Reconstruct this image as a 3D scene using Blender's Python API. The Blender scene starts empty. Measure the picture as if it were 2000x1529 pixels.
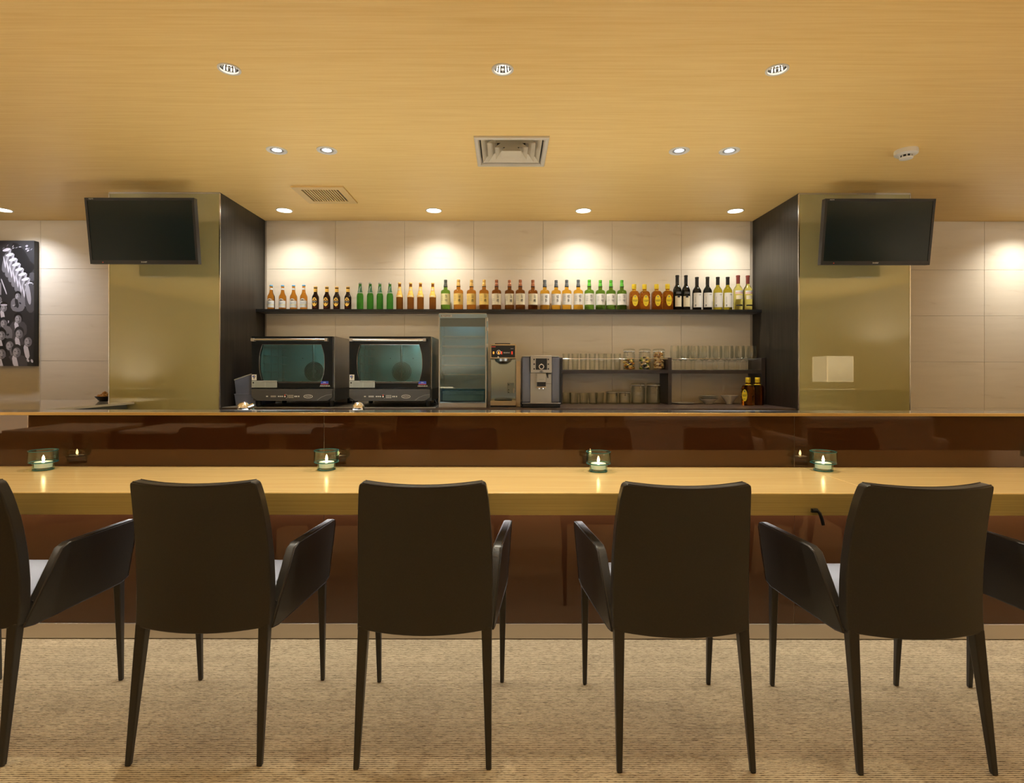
import bpy, bmesh, math, random
from mathutils import Vector, Matrix
random.seed(7)
S = bpy.context.scene
COL = S.collection
PI = math.pi

# ------------------------------------------------------------------ camera, world, exposure
CAMZ = 1.18
cd = bpy.data.cameras.new('camera'); cam = bpy.data.objects.new('camera', cd); COL.objects.link(cam)
cd.sensor_width = 36.0; cd.lens = 36.0 * 1055 / 2000
cd.shift_x = 0.006; cd.shift_y = -0.01975; cd.clip_start = 0.02
cam.location = (0, 0, CAMZ); cam.rotation_euler = (PI / 2, math.radians(-0.07), 0)
S.camera = cam
w = bpy.data.worlds.new('world'); S.world = w; w.use_nodes = True
w.node_tree.nodes['Background'].inputs[0].default_value = (1, .85, .65, 1)
w.node_tree.nodes['Background'].inputs[1].default_value = 0.05
vs = S.view_settings
vs.view_transform = 'Standard'; vs.look = 'None'; vs.exposure = 0.0; vs.gamma = 1.0; vs.use_curve_mapping = False
S.cycles.transparent_max_bounces = 20
S.cycles.max_bounces = 8
S.cycles.diffuse_bounces = 4
S.cycles.glossy_bounces = 4
S.cycles.transmission_bounces = 6
S.cycles.use_adaptive_sampling = True
S.cycles.adaptive_threshold = .09
S.cycles.adaptive_min_samples = 16
S.cycles.sample_clamp_indirect = 6.0
WARM = (1.0, .95, .80); MID = (1.0, .95, .84); COOL = (.86, .93, 1.0)
# watts of the lamps, set here, used where each fixture is built
E_TABLE, E_PAIR, E_WASH, E_AISLE, E_LOUNGE, E_UP, E_STRIP = 56, 3500, 41, 19, 34, 92, 42

# measured metres: depth Y along the view, X right, Z up
H = 2.503          # ceiling
YB = 4.75          # tiled back wall
YC = 4.0           # column fronts
YP = 2.38          # bar front panels
def mx(x, d): return (x - 988) * d / 1055
def mz(y, d): return CAMZ - (y - 725) * d / 1055

# ------------------------------------------------------------------ helpers
class MB:
    def __init__(self): self.v = []; self.f = []; self.m = []
    def add(self, vs, fs, mi=0):
        b = len(self.v); self.v += [tuple(p) for p in vs]
        self.f += [tuple(i + b for i in q) for q in fs]; self.m += [mi] * len(fs); return self
    def box(self, x0, x1, y0, y1, z0, z1, mi=0):
        v = [(x0,y0,z0),(x1,y0,z0),(x1,y1,z0),(x0,y1,z0),(x0,y0,z1),(x1,y0,z1),(x1,y1,z1),(x0,y1,z1)]
        return self.add(v, [(0,3,2,1),(4,5,6,7),(0,1,5,4),(1,2,6,5),(2,3,7,6),(3,0,4,7)], mi)
    def hexa(self, b, t, mi=0):      # four bottom and four top corners, counter-clockwise from above
        return self.add(list(b) + list(t), [(0,3,2,1),(4,5,6,7),(0,1,5,4),(1,2,6,5),(2,3,7,6),(3,0,4,7)], mi)
    def lathe(self, prof, c=(0,0,0), n=24, axis='z', sq=2.0, a0=0.0, a1=2*PI, sx=1.0, sy=1.0, mi=0, cap=True):
        full = abs(a1 - a0 - 2*PI) < 1e-6; k = n if full else n + 1
        vs = []; fs = []
        for (r, z) in prof:
            for i in range(k):
                a = a0 + (a1 - a0) * i / n; ca, sa = math.cos(a), math.sin(a)
                s = 1.0 if sq == 2.0 else (abs(ca)**sq + abs(sa)**sq) ** (-1.0 / sq)
                p = (r*ca*s*sx, r*sa*s*sy, z)
                if axis == 'y': p = (p[0], -p[2], p[1])
                elif axis == 'x': p = (p[2], p[0], p[1])
                vs.append((p[0]+c[0], p[1]+c[1], p[2]+c[2]))
        for j in range(len(prof) - 1):
            for i in range(n):
                i2 = (i + 1) % k if full else i + 1
                fs.append((j*k+i, j*k+i2, (j+1)*k+i2, (j+1)*k+i))
        if full and cap:
            if prof[0][0] > 1e-6: fs.append(tuple(range(k-1, -1, -1)))
            if prof[-1][0] > 1e-6: fs.append(tuple(range((len(prof)-1)*k, len(prof)*k)))
        return self.add(vs, fs, mi)
    def ring(self, ro, ri, z0, z1, c=(0,0,0), n=32, axis='z', mi=0):
        pr = [(ri,z0),(ro,z0),(ro,z1),(ri,z1),(ri,z0)]
        vs=[]; fs=[]
        for i in range(n):
            a=2*PI*i/n; ca,sa=math.cos(a),math.sin(a)
            for (r,z) in pr[:4]:
                p=(r*ca,r*sa,z)
                if axis=='y': p=(p[0],-p[2],p[1])
                vs.append((p[0]+c[0],p[1]+c[1],p[2]+c[2]))
        for i in range(n):
            j=(i+1)%n
            for k in range(4):
                k2=(k+1)%4; fs.append((i*4+k, j*4+k, j*4+k2, i*4+k2))
        return self.add(vs,fs,mi)
    def prism(self, poly, axis, lo, hi, mi=0):
        n = len(poly); vs = []
        for h in (lo, hi):
            for (a, b) in poly:
                vs.append({'y': (a, h, b), 'x': (h, a, b), 'z': (a, b, h)}[axis])
        fs = [tuple(range(n)), tuple(range(2*n-1, n-1, -1))] + [(i, i+n, (i+1) % n + n, (i+1) % n) for i in range(n)]
        return self.add(vs, fs, mi)
    def tube(self, pts, r, n=8, mi=0, r1=None):
        pts = [Vector(p) for p in pts]; vs = []; fs = []
        up = Vector((0.13, .21, 1)).normalized()
        for i, p in enumerate(pts):
            t = (pts[min(i+1, len(pts)-1)] - pts[max(i-1, 0)]).normalized()
            u = t.cross(up)
            if u.length < 1e-3: u = t.cross(Vector((1,0,0)))
            u.normalize(); q = t.cross(u)
            rr = r if r1 is None else r + (r1 - r) * i / (len(pts) - 1)
            for k in range(n):
                a = 2*PI*k/n; vs.append(p + u*rr*math.cos(a) + q*rr*math.sin(a))
        for i in range(len(pts)-1):
            for k in range(n):
                k2 = (k+1) % n; fs.append((i*n+k, i*n+k2, (i+1)*n+k2, (i+1)*n+k))
        fs += [tuple(range(n-1, -1, -1)), tuple(range((len(pts)-1)*n, len(pts)*n))]
        return self.add(vs, fs, mi)
    def mesh(self, name, mats, off=(0,0,0), smooth=True, ang=38):
        me = bpy.data.meshes.new(name)
        me.from_pydata([(a-off[0], b-off[1], c-off[2]) for a, b, c in self.v], [], self.f)
        bm = bmesh.new(); bm.from_mesh(me); bmesh.ops.recalc_face_normals(bm, faces=bm.faces[:]); bm.to_mesh(me); bm.free()
        for m in (mats if isinstance(mats, (list, tuple)) else [mats]): me.materials.append(m)
        if len(me.materials) > 1:
            me.polygons.foreach_set('material_index', self.m)
        if smooth:
            me.polygons.foreach_set('use_smooth', [True]*len(me.polygons)); me.set_sharp_from_angle(angle=math.radians(ang))
        me.update(); return me

OFF = {}
def part(name, mb, m, parent, bevel=0, seg=2, smooth=True, label=None, kind=None, ang=38):
    off = OFF[parent.name]
    o = bpy.data.objects.new(name, mb.mesh(name, m, off, smooth, ang)); COL.objects.link(o); o.parent = parent
    OFF[o.name] = off
    if bevel: bev(o, bevel, seg)
    if label: o['label'] = label
    if kind: o['kind'] = kind
    return o
def bev(o, wd, seg=2):
    b = o.modifiers.new('bevel', 'BEVEL'); b.width = wd; b.segments = seg; b.limit_method = 'ANGLE'; b.angle_limit = math.radians(40); b.harden_normals = True
def tag(o, label=None, cat=None, group=None, kind=None):
    if label: o['label'] = label
    if cat: o['category'] = cat
    if group: o['group'] = group
    if kind: o['kind'] = kind
    return o
def thing(name, label, cat, loc=(0,0,0), group=None, kind=None):
    o = bpy.data.objects.new(name, None); COL.objects.link(o); o.location = loc; o.empty_display_size = .1
    OFF[o.name] = tuple(loc); return tag(o, label, cat, group, kind)
def solo(name, mb, m, label, cat, loc=(0,0,0), group=None, kind=None, bevel=0, smooth=True):
    o = bpy.data.objects.new(name, mb.mesh(name, m, loc, smooth)); COL.objects.link(o); o.location = loc
    OFF[o.name] = tuple(loc)
    if bevel: bev(o, bevel)
    return tag(o, label, cat, group, kind)
def copy_tree(o, parent=None):
    c = o.copy(); COL.objects.link(c); c.parent = parent
    for ch in list(o.children): copy_tree(ch, c)
    return c
TXT = {}
def text(name, s, size, loc, m, parent, bend=None, align='CENTER', flat=1.0, spacing=1.0, rot=None):
    """flat print standing in the XZ plane, read from -Y; centred on loc; bend = radius of the round surface it is printed on"""
    key = (s, size, align, flat, spacing)
    if key not in TXT:
        cu = bpy.data.curves.new('text', 'FONT'); cu.body = s; cu.size = size; cu.align_x = align; cu.align_y = 'CENTER'
        cu.extrude = .0002; cu.space_character = spacing; cu.resolution_u = 3; cu.space_line = .95
        ob = bpy.data.objects.new('text', cu); COL.objects.link(ob)
        dg = bpy.context.evaluated_depsgraph_get(); dg.update()
        me = bpy.data.meshes.new_from_object(ob.evaluated_get(dg))
        TXT[key] = ([tuple(v.co) for v in me.vertices], [tuple(p.vertices) for p in me.polygons])
        bpy.data.objects.remove(ob); bpy.data.curves.remove(cu); bpy.data.meshes.remove(me)
    V, F = TXT[key]; mb = MB(); out = []
    for (x, y, z) in V:
        x *= flat; p = (x, -z, y)
        if rot: p = (x*math.cos(rot) - y*math.sin(rot), -z, x*math.sin(rot) + y*math.cos(rot))
        if bend:
            a = p[0] / bend; p = (bend*math.sin(a), p[1] - bend*math.cos(a), p[2])
        out.append((p[0]+loc[0], p[1]+loc[1], p[2]+loc[2]))
    mb.add(out, F)
    return part(name, mb, m, parent, smooth=False)

# ------------------------------------------------------------------ materials
def mat(name, col=(.5,.5,.5), rough=.5, metal=0.0, trans=0.0, emit=None, es=0.0, coat=0.0, ior=1.45, spec=.5, alpha=1.0):
    m = bpy.data.materials.new(name); m.use_nodes = True; b = m.node_tree.nodes['Principled BSDF']
    i = b.inputs; i['Base Color'].default_value = (*col, 1); i['Roughness'].default_value = rough; i['Metallic'].default_value = metal
    i['Transmission Weight'].default_value = trans; i['IOR'].default_value = ior; i['Coat Weight'].default_value = coat
    i['Coat Roughness'].default_value = .03; i['Specular IOR Level'].default_value = spec; i['Alpha'].default_value = alpha
    if emit and es < 3: m.cycles.emission_sampling = 'NONE'
    if emit: i['Emission Color'].default_value = (*emit, 1); i['Emission Strength'].default_value = es
    return m
def nt(m): return m.node_tree.nodes, m.node_tree.links, m.node_tree.nodes['Principled BSDF']
def noise_col(m, scale_xyz, c1, c2, nscale=4.0, detail=6, lo=.35, hi=.65, space='pos', dist=0.0, bump=0.0, bdist=.001):
    n, l, b = nt(m)
    if space == 'pos':
        src = n.new('ShaderNodeNewGeometry').outputs['Position']
    else:
        src = n.new('ShaderNodeTexCoord').outputs['Object']
    mp = n.new('ShaderNodeMapping'); mp.inputs['Scale'].default_value = scale_xyz; l.new(src, mp.inputs[0])
    t = n.new('ShaderNodeTexNoise'); t.inputs['Scale'].default_value = nscale; t.inputs['Detail'].default_value = detail; t.inputs['Distortion'].default_value = dist
    l.new(mp.outputs[0], t.inputs['Vector'])
    r = n.new('ShaderNodeValToRGB'); r.color_ramp.elements[0].position = lo; r.color_ramp.elements[1].position = hi
    r.color_ramp.elements[0].color = (*c1, 1); r.color_ramp.elements[1].color = (*c2, 1)
    l.new(t.outputs['Fac'], r.inputs[0]); l.new(r.outputs[0], b.inputs['Base Color'])
    if bump:
        bp = n.new('ShaderNodeBump'); bp.inputs['Strength'].default_value = bump; bp.inputs['Distance'].default_value = bdist
        l.new(t.outputs['Fac'], bp.inputs['Height']); l.new(bp.outputs[0], b.inputs['Normal'])
    return t, r
def thin_glass(name, tint=(.96,.97,.96), edge=(.75,.8,.78), refl=.06, rough=.02):
    """thin clear glass: lets light straight through, tinted more where seen edge-on, with a sharp surface reflection"""
    m = bpy.data.materials.new(name); m.use_nodes = True; n, l = m.node_tree.nodes, m.node_tree.links
    n.remove(n['Principled BSDF']); out = n['Material Output']
    lw = n.new('ShaderNodeLayerWeight'); lw.inputs['Blend'].default_value = .35
    mixc = n.new('ShaderNodeMix'); mixc.data_type = 'RGBA'; mixc.inputs[6].default_value = (*tint, 1); mixc.inputs[7].default_value = (*edge, 1)
    l.new(lw.outputs['Facing'], mixc.inputs[0])
    tr = n.new('ShaderNodeBsdfTransparent'); l.new(mixc.outputs[2], tr.inputs[0])
    gl = n.new('ShaderNodeBsdfGlossy'); gl.inputs['Roughness'].default_value = rough; gl.inputs['Color'].default_value = (1,1,1,1)
    mr = n.new('ShaderNodeMapRange'); mr.inputs[3].default_value = refl; mr.inputs[4].default_value = .55
    pw = n.new('ShaderNodeMath'); pw.operation = 'POWER'; pw.inputs[1].default_value = 2.5; l.new(lw.outputs['Facing'], pw.inputs[0]); l.new(pw.outputs[0], mr.inputs[0])
    mx_ = n.new('ShaderNodeMixShader'); l.new(mr.outputs[0], mx_.inputs[0]); l.new(tr.outputs[0], mx_.inputs[1]); l.new(gl.outputs[0], mx_.inputs[2])
    l.new(mx_.outputs[0], out.inputs[0]); return m
def mirror_mix(name, base, rough_base, gcol, fac, grough=.015):
    """back-painted glass: coloured layer below, smooth tinted reflection on top"""
    m = bpy.data.materials.new(name); m.use_nodes = True; n, l = m.node_tree.nodes, m.node_tree.links
    n.remove(n['Principled BSDF']); out = n['Material Output']
    d = n.new('ShaderNodeBsdfDiffuse'); d.inputs[0].default_value = (*base, 1)
    g = n.new('ShaderNodeBsdfGlossy'); g.inputs[0].default_value = (*gcol, 1); g.inputs['Roughness'].default_value = grough
    x = n.new('ShaderNodeMixShader'); x.inputs[0].default_value = fac
    l.new(d.outputs[0], x.inputs[1]); l.new(g.outputs[0], x.inputs[2]); l.new(x.outputs[0], out.inputs[0]); return m
def emat(name, col, s, sampled=False):
    m = mat(name, (0,0,0), .5, emit=col, es=s)
    if not sampled: m.cycles.emission_sampling = 'NONE'     # the fixture's own light carries the light
    return m

M = {}
# timber ceiling: fine grain running along X
m = M['ceiling'] = mat('ceiling_timber', rough=.42, spec=.35)
t, r = noise_col(m, (1.2, 46, 1), (.87, .585, .215), (.95, .685, .285), 2.2, 9, .3, .7, dist=.15)
m = M['table'] = mat('maple', rough=.22, spec=.5)
noise_col(m, (1.1, 34, 34), (.68, .47, .19), (.78, .57, .25), 2.0, 8, .3, .7, dist=.2)
m = M['table_front_shaded'] = mat('maple_shaded', rough=.4)  # same maple as the top, darkened to paint in the front's shade
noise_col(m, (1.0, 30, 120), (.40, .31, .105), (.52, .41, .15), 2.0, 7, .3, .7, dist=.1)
# veined stone tile
m = M['tile'] = mat('stone_tile', rough=.32, spec=.4)
n, l, b = nt(m)
g = n.new('ShaderNodeNewGeometry'); mp = n.new('ShaderNodeMapping'); mp.inputs['Rotation'].default_value = (0, .22, 0); mp.inputs['Scale'].default_value = (1.6, 1, 12)
l.new(g.outputs['Position'], mp.inputs[0])
t = n.new('ShaderNodeTexNoise'); t.inputs['Scale'].default_value = 1.7; t.inputs['Detail'].default_value = 8; t.inputs['Distortion'].default_value = .5; l.new(mp.outputs[0], t.inputs['Vector'])
r = n.new('ShaderNodeValToRGB'); e = r.color_ramp.elements; e[0].position = .25; e[0].color = (.72, .63, .51, 1); e[1].position = .36; e[1].color = (.81, .735, .62, 1)
e2 = e.new(.75); e2.color = (.85, .775, .66, 1)
l.new(t.outputs['Fac'], r.inputs[0]); l.new(r.outputs[0], b.inputs['Base Color'])
# carpet: ribbed loop pile laid in tiles
m = M['carpet'] = mat('carpet', rough=.95, spec=.1)
n, l, b = nt(m)
g = n.new('ShaderNodeNewGeometry'); mp = n.new('ShaderNodeMapping'); mp.inputs['Scale'].default_value = (14, 95, 1); l.new(g.outputs['Position'], mp.inputs[0])
t = n.new('ShaderNodeTexNoise'); t.inputs['Scale'].default_value = 2.2; t.inputs['Detail'].default_value = 5; t.inputs['Roughness'].default_value = .65; l.new(mp.outputs[0], t.inputs['Vector'])
wv = n.new('ShaderNodeTexWave'); wv.bands_direction = 'Y'; wv.inputs['Scale'].default_value = 38; wv.inputs['Distortion'].default_value = 2.2; wv.inputs['Detail'].default_value = 2; wv.inputs['Detail Scale'].default_value = 6
mp2 = n.new('ShaderNodeMapping'); mp2.inputs['Scale'].default_value = (.35, 1, 1); l.new(g.outputs['Position'], mp2.inputs[0]); l.new(mp2.outputs[0], wv.inputs['Vector'])
ml = n.new('ShaderNodeMath'); ml.operation = 'MULTIPLY'; l.new(t.outputs['Fac'], ml.inputs[0]); l.new(wv.outputs['Fac'], ml.inputs[1])
ad = n.new('ShaderNodeMath'); ad.operation = 'MULTIPLY_ADD'; l.new(t.outputs['Fac'], ad.inputs[0]); ad.inputs[1].default_value = .55; l.new(ml.outputs[0], ad.inputs[2])
bk = n.new('ShaderNodeTexBrick'); bk.inputs['Scale'].default_value = 4.0; bk.inputs['Mortar Size'].default_value = 0; bk.inputs['Color1'].default_value = (.86,.86,.86,1); bk.inputs['Color2'].default_value = (1,1,1,1); bk.inputs['Brick Width'].default_value = 1.0; bk.inputs['Row Height'].default_value = .25
l.new(g.outputs['Position'], bk.inputs['Vector'])
r = n.new('ShaderNodeValToRGB'); r.color_ramp.elements[0].position = .26; r.color_ramp.elements[0].color = (.11, .075, .038, 1); r.color_ramp.elements[1].position = .47; r.color_ramp.elements[1].color = (.58, .45, .265, 1)
l.new(ad.outputs[0], r.inputs[0])
mm = n.new('ShaderNodeMix'); mm.data_type = 'RGBA'; mm.blend_type = 'MULTIPLY'; mm.inputs[0].default_value = 1; l.new(r.outputs[0], mm.inputs[6]); l.new(bk.outputs['Color'], mm.inputs[7]); l.new(mm.outputs[2], b.inputs['Base Color'])
bp = n.new('ShaderNodeBump'); bp.inputs['Strength'].default_value = .6; bp.inputs['Distance'].default_value = .004; l.new(ad.outputs[0], bp.inputs['Height']); l.new(bp.outputs[0], b.inputs['Normal'])

M['bar_glass'] = mirror_mix('brown_glass', (.046, .016, .0055), .3, (1, .80, .66), .075)
M['col_glass'] = mirror_mix('olive_glass', (.45, .42, .21), .3, (1, .96, .86), .08, .02)
m = M['black_lam'] = mat('black_laminate', (.030, .024, .018), .38, spec=.45)
noise_col(m, (30, 30, 1.2), (.016, .013, .010), (.034, .028, .022), 2, 6)
M['steel'] = mat('stainless', (.62, .60, .57), .26, 1)
M['steel_rough'] = mat('brushed_steel', (.55, .53, .50), .42, 1)
M['chrome'] = mat('chrome', (.85, .85, .85), .06, 1)
M['kick'] = mat('kick_steel', (.56, .50, .42), .38, 1)
M['gold_edge'] = mat('brass_edge', (.72, .50, .20), .3, .6)
M['ledge'] = mat('ledge_top', (.42, .40, .37), .10, .85)
M['leather'] = mat('dark_leather', (.040, .029, .021), .32, spec=.5)
noise_col(M['leather'], (1,1,1), (.029, .026, .022), (.036, .032, .027), 260, 3, .3, .7, space='obj', bump=.12, bdist=.0008)
M['thread'] = mat('seam_piping', (.022, .016, .012), .5)
M['black'] = mat('black_plastic', (.012, .012, .013), .35)
M['black_gloss'] = mat('black_glass', (.010, .013, .015), .06)
M['screen'] = mat('tv_screen', (.006, .014, .016), .12, spec=.28)
M['grey_dark'] = mat('dark_grey', (.07, .07, .07), .4)
M['grey'] = mat('grey', (.30, .30, .30), .45)
M['white'] = mat('white_plastic', (.78, .77, .74), .4)
M['offwhite'] = mat('painted_metal', (.66, .58, .44), .42)
M['tan_metal'] = mat('tan_grille', (.74, .52, .22), .45)
M['dark'] = mat('duct_dark', (.05, .04, .03), .7)
M['counter'] = mat('dark_counter', (.085, .058, .047), .28)
M['shelf_wood'] = mat('dark_shelf', (.045, .034, .030), .36)
M['stone'] = mat('pale_stone', (.62, .60, .56), .07, coat=.5)
M['slate'] = mat('grey_carcass', (.11, .115, .105), .4)
M['silver'] = mat('silver_plastic', (.46, .44, .40), .33, .55)
M['bluegrey'] = mat('blue_grey_plastic', (.13, .14, .185), .35)
M['teal_steel'] = mat('oven_liner', (.10, .20, .20), .3, .35)
M['ring'] = mat('fan_guard', (.05, .09, .09), .4, .5)
M['wire'] = mat('wire', (.45, .50, .48), .3, 1)
M['red'] = mat('red', (.65, .05, .02), .4, emit=(1, .08, .03), es=.4)
M['orange'] = mat('orange_lamp', (.9, .32, .03), .4, emit=(1, .35, .05), es=1.2)
M['blue'] = mat('blue_print', (.03, .08, .55), .4)
M['bin'] = mat('blue_grey_bin', (.17, .20, .30), .5)
M['card'] = mat('grey_label', (.40, .44, .42), .5)
M['print'] = mat('print_black', (.012, .012, .012), .5)
M['print_grey'] = mat('print_grey', (.20, .22, .21), .5)
M['print_white'] = mat('print_white', (.85, .85, .84), .5)
M['glass'] = thin_glass('clear_glass', (.975, .98, .975), (.84, .87, .85), .05)
M['glass_dim'] = thin_glass('clear_glass_thick', (.965, .97, .955), (.74, .77, .73), .05)
M['door_glass'] = thin_glass('tinted_door_glass', (.70, .84, .86), (.5, .65, .66), .12)
M['oven_glass'] = thin_glass('oven_window', (.62, .80, .80), (.4, .55, .55), .10)
M['aqua'] = thin_glass('aqua_glass', (.94, .985, .975), (.42, .72, .73), .05)
M['porcelain'] = mat('porcelain', (.70, .66, .58), .25)
M['led_cool'] = emat('lamp_cool', (.88, .95, 1.0), 9)
M['led_warm'] = emat('lamp_warm', (1, .93, .80), 12)
M['led_spot'] = emat('lamp_reflector_bulb', (1, .93, .80), 14)
M['flame'] = emat('flame', (1, .72, .32), 40)
M['wax'] = mat('wax', (.85, .82, .72), .5, emit=(1, .8, .5), es=.25)
M['strip'] = emat('led_strip', (.80, .86, 1.0), 5)
# ------------------------------------------------------------------ room shell
XL, XR, YN, YF = -6.0, 6.0, -5.0, 4.80
solo('floor', MB().box(XL, XR, YN, YF, -.05, 0), M['carpet'], 'beige ribbed loop pile carpet floor', 'floor', kind='structure', smooth=False)

# fixtures in the ceiling: (kind, x, y, radius)
REFL = [(mx(447,2.366), 2.366), (mx(981,2.366), 2.366), (mx(1517,2.366), 2.366)]
PAIR = [(mx(x,3.238), 3.238) for x in (540, 638, 1326, 1424)]
WASH = [(mx(x,4.445), 4.445) for x in (555, 847, 1139, 1436)] + [(-4.14, 4.445), (4.46, 4.445)]
AISLE = [(-2.9, 1.50), (-1.21, 1.50), (-.02, 1.50), (1.19, 1.50), (2.9, 1.50)]
LOUNGE = [(x, y) for y in (.30, -2.8) for x in (-3.3, -1.4, 1.5, 3.1)]
R_REFL, R_PAIR, R_WASH = .042, .052, .060
ACX, ACY, ACS = .031, 3.248, .40          # air diffuser, half size below
holes = [(x, y, R_REFL) for x, y in REFL + AISLE] + [(x, y, R_PAIR) for x, y in PAIR] + [(x, y, R_WASH) for x, y in WASH] + [(x, y, R_PAIR) for x, y in LOUNGE]
GVX, GVY = -1.352, 4.045                   # tan extract grille
bm = bmesh.new()
def loop(pts):
    v = [bm.verts.new((x, y, H)) for x, y in pts]
    for i in range(len(v)): bm.edges.new((v[i], v[(i+1) % len(v)]))
loop([(XL, YN), (XR, YN), (XR, YF), (XL, YF)])
for x, y, r in holes: loop([(x + r*math.cos(2*PI*k/28), y + r*math.sin(2*PI*k/28)) for k in range(28)])
q = ACS/2 - .005; loop([(ACX-q, ACY-q), (ACX+q, ACY-q), (ACX+q, ACY+q), (ACX-q, ACY+q)])
bmesh.ops.triangle_fill(bm, use_beauty=True, use_dissolve=False, edges=bm.edges[:])
for f in bm.faces:
    if f.normal.z > 0: f.normal_flip()
me = bpy.data.meshes.new('ceiling'); bm.to_mesh(me); bm.free(); me.materials.append(M['ceiling'])
o = bpy.data.objects.new('ceiling', me); COL.objects.link(o); tag(o, 'pale timber veneer ceiling with fine lengthwise grain', 'ceiling', kind='structure')
solo('trim_1', MB().box(XL, XR, YN, YF, H+.35, H+.40), M['dark'], 'dark slab above the timber ceiling', 'slab', kind='structure', smooth=False)

# tiled back wall: slab, and stone tiles with fine recessed joints
wb = solo('wall_back', MB().box(XL, XR, YB+.008, YB+.12, 0, H+.35), mat('joint', (.46, .40, .33), .7), 'back wall clad in veined cream stone tiles', 'wall', kind='structure', smooth=False)
rows = [.455, .860, 1.2655, 1.671, 2.076, H]
TM = {}
def tile(x0, x1, z0, z1):
    k = (round(x1-x0, 3), round(z1-z0, 3))
    if k not in TM:
        hw, hz = (x1-x0)/2 - .0009, (z1-z0)/2 - .0009
        mb = MB().prism([(-hw,-hz),(hw,-hz),(hw,hz),(-hw,hz)], 'y', .0015, .008)
        b2 = .0012
        mb2 = MB().hexa([(-hw,.0012,-hz),(hw,.0012,-hz),(hw,.008,-hz),(-hw,.008,-hz)], [(-hw,.0012,hz),(hw,.0012,hz),(hw,.008,hz),(-hw,.008,hz)])
        # chamfered front face
        f = MB(); a, c = b2, 0
        f.add([(-hw,c+.0012,-hz),(hw,c+.0012,-hz),(hw,c+.0012,hz),(-hw,c+.0012,hz),(-hw+a,0,-hz+a),(hw-a,0,-hz+a),(hw-a,0,hz-a),(-hw+a,0,hz-a),
               (-hw,.008,-hz),(hw,.008,-hz),(hw,.008,hz),(-hw,.008,hz)],
              [(4,5,6,7),(0,1,5,4),(1,2,6,5),(2,3,7,6),(3,0,4,7),(8,9,1,0),(9,10,2,1),(10,11,3,2),(11,8,0,3),(11,10,9,8)])
        TM[k] = f.mesh('tile', M['tile'], smooth=False)
    t_ = bpy.data.objects.new('tile', TM[k]); COL.objects.link(t_); t_.parent = wb; t_.location = ((x0+x1)/2, YB, (z0+z1)/2)
def tiles(xs):
    for i in range(len(xs)-1):
        for j in range(len(rows)-1): tile(xs[i], xs[i+1], rows[j], rows[j+1])
tiles([-2.107 + .608*i for i in range(8)])
tiles([-5.917, -5.309, -4.701, -4.093, -3.485, -2.90])
tiles([2.984, 3.545, 4.207, 4.815, 5.423, 5.99])
wallm = mat('painted_wall', (.50, .44, .36), .7)
solo('wall_left', MB().box(XL-.1, XL, YN, YF, 0, H), wallm, 'plain side wall at the left end', 'wall', kind='structure', smooth=False)
solo('wall_right', MB().box(XR, XR+.1, YN, YF, 0, H), wallm, 'plain side wall at the right end', 'wall', kind='structure', smooth=False)
solo('wall_front', MB().box(XL, XR, YN-.1, YN, 0, H), wallm, 'plain wall far behind the viewpoint', 'wall', kind='structure', smooth=False)

# the two columns framing the bar alcove
def column(x0, x1, inner, lab):
    c = thing('column', lab, 'column', ((x0+x1)/2, YC, 0), kind='structure')
    part('core', MB().box(x0+.01, x1-.01, YC+.012, YB+.02, 0, H), M['black_lam'], c, smooth=False)
    part('front_panel', MB().box(x0+.003, x1-.003, YC, YC+.012, 0, H-.012), M['col_glass'], c, smooth=False, label='glossy olive beige glass panel')
    part('side_panel', MB().box(inner-.010, inner+.010, YC+.006, YB, 0, H-.001), M['black_lam'], c, smooth=False, label='black wood-grain laminate side')
    for x in (x0, x1): part('edge_trim', MB().box(x-.0035, x+.0035, YC-.003, YC+.006, 0, H-.01), M['steel'], c, smooth=False)
    part('top_trim', MB().box(x0, x1, YC-.004, YC+.006, H-.012, H-.0005), M['steel_rough'], c, smooth=False)
    return c
column(mx(213,YC), mx(429,YC), mx(429,YC)-.010, 'wide olive glass column at the left end of the bottle shelf')
column(mx(1560,YC), mx(1777,YC), mx(1560,YC)+.010, 'wide olive glass column at the right end of the bottle shelf')

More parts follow.
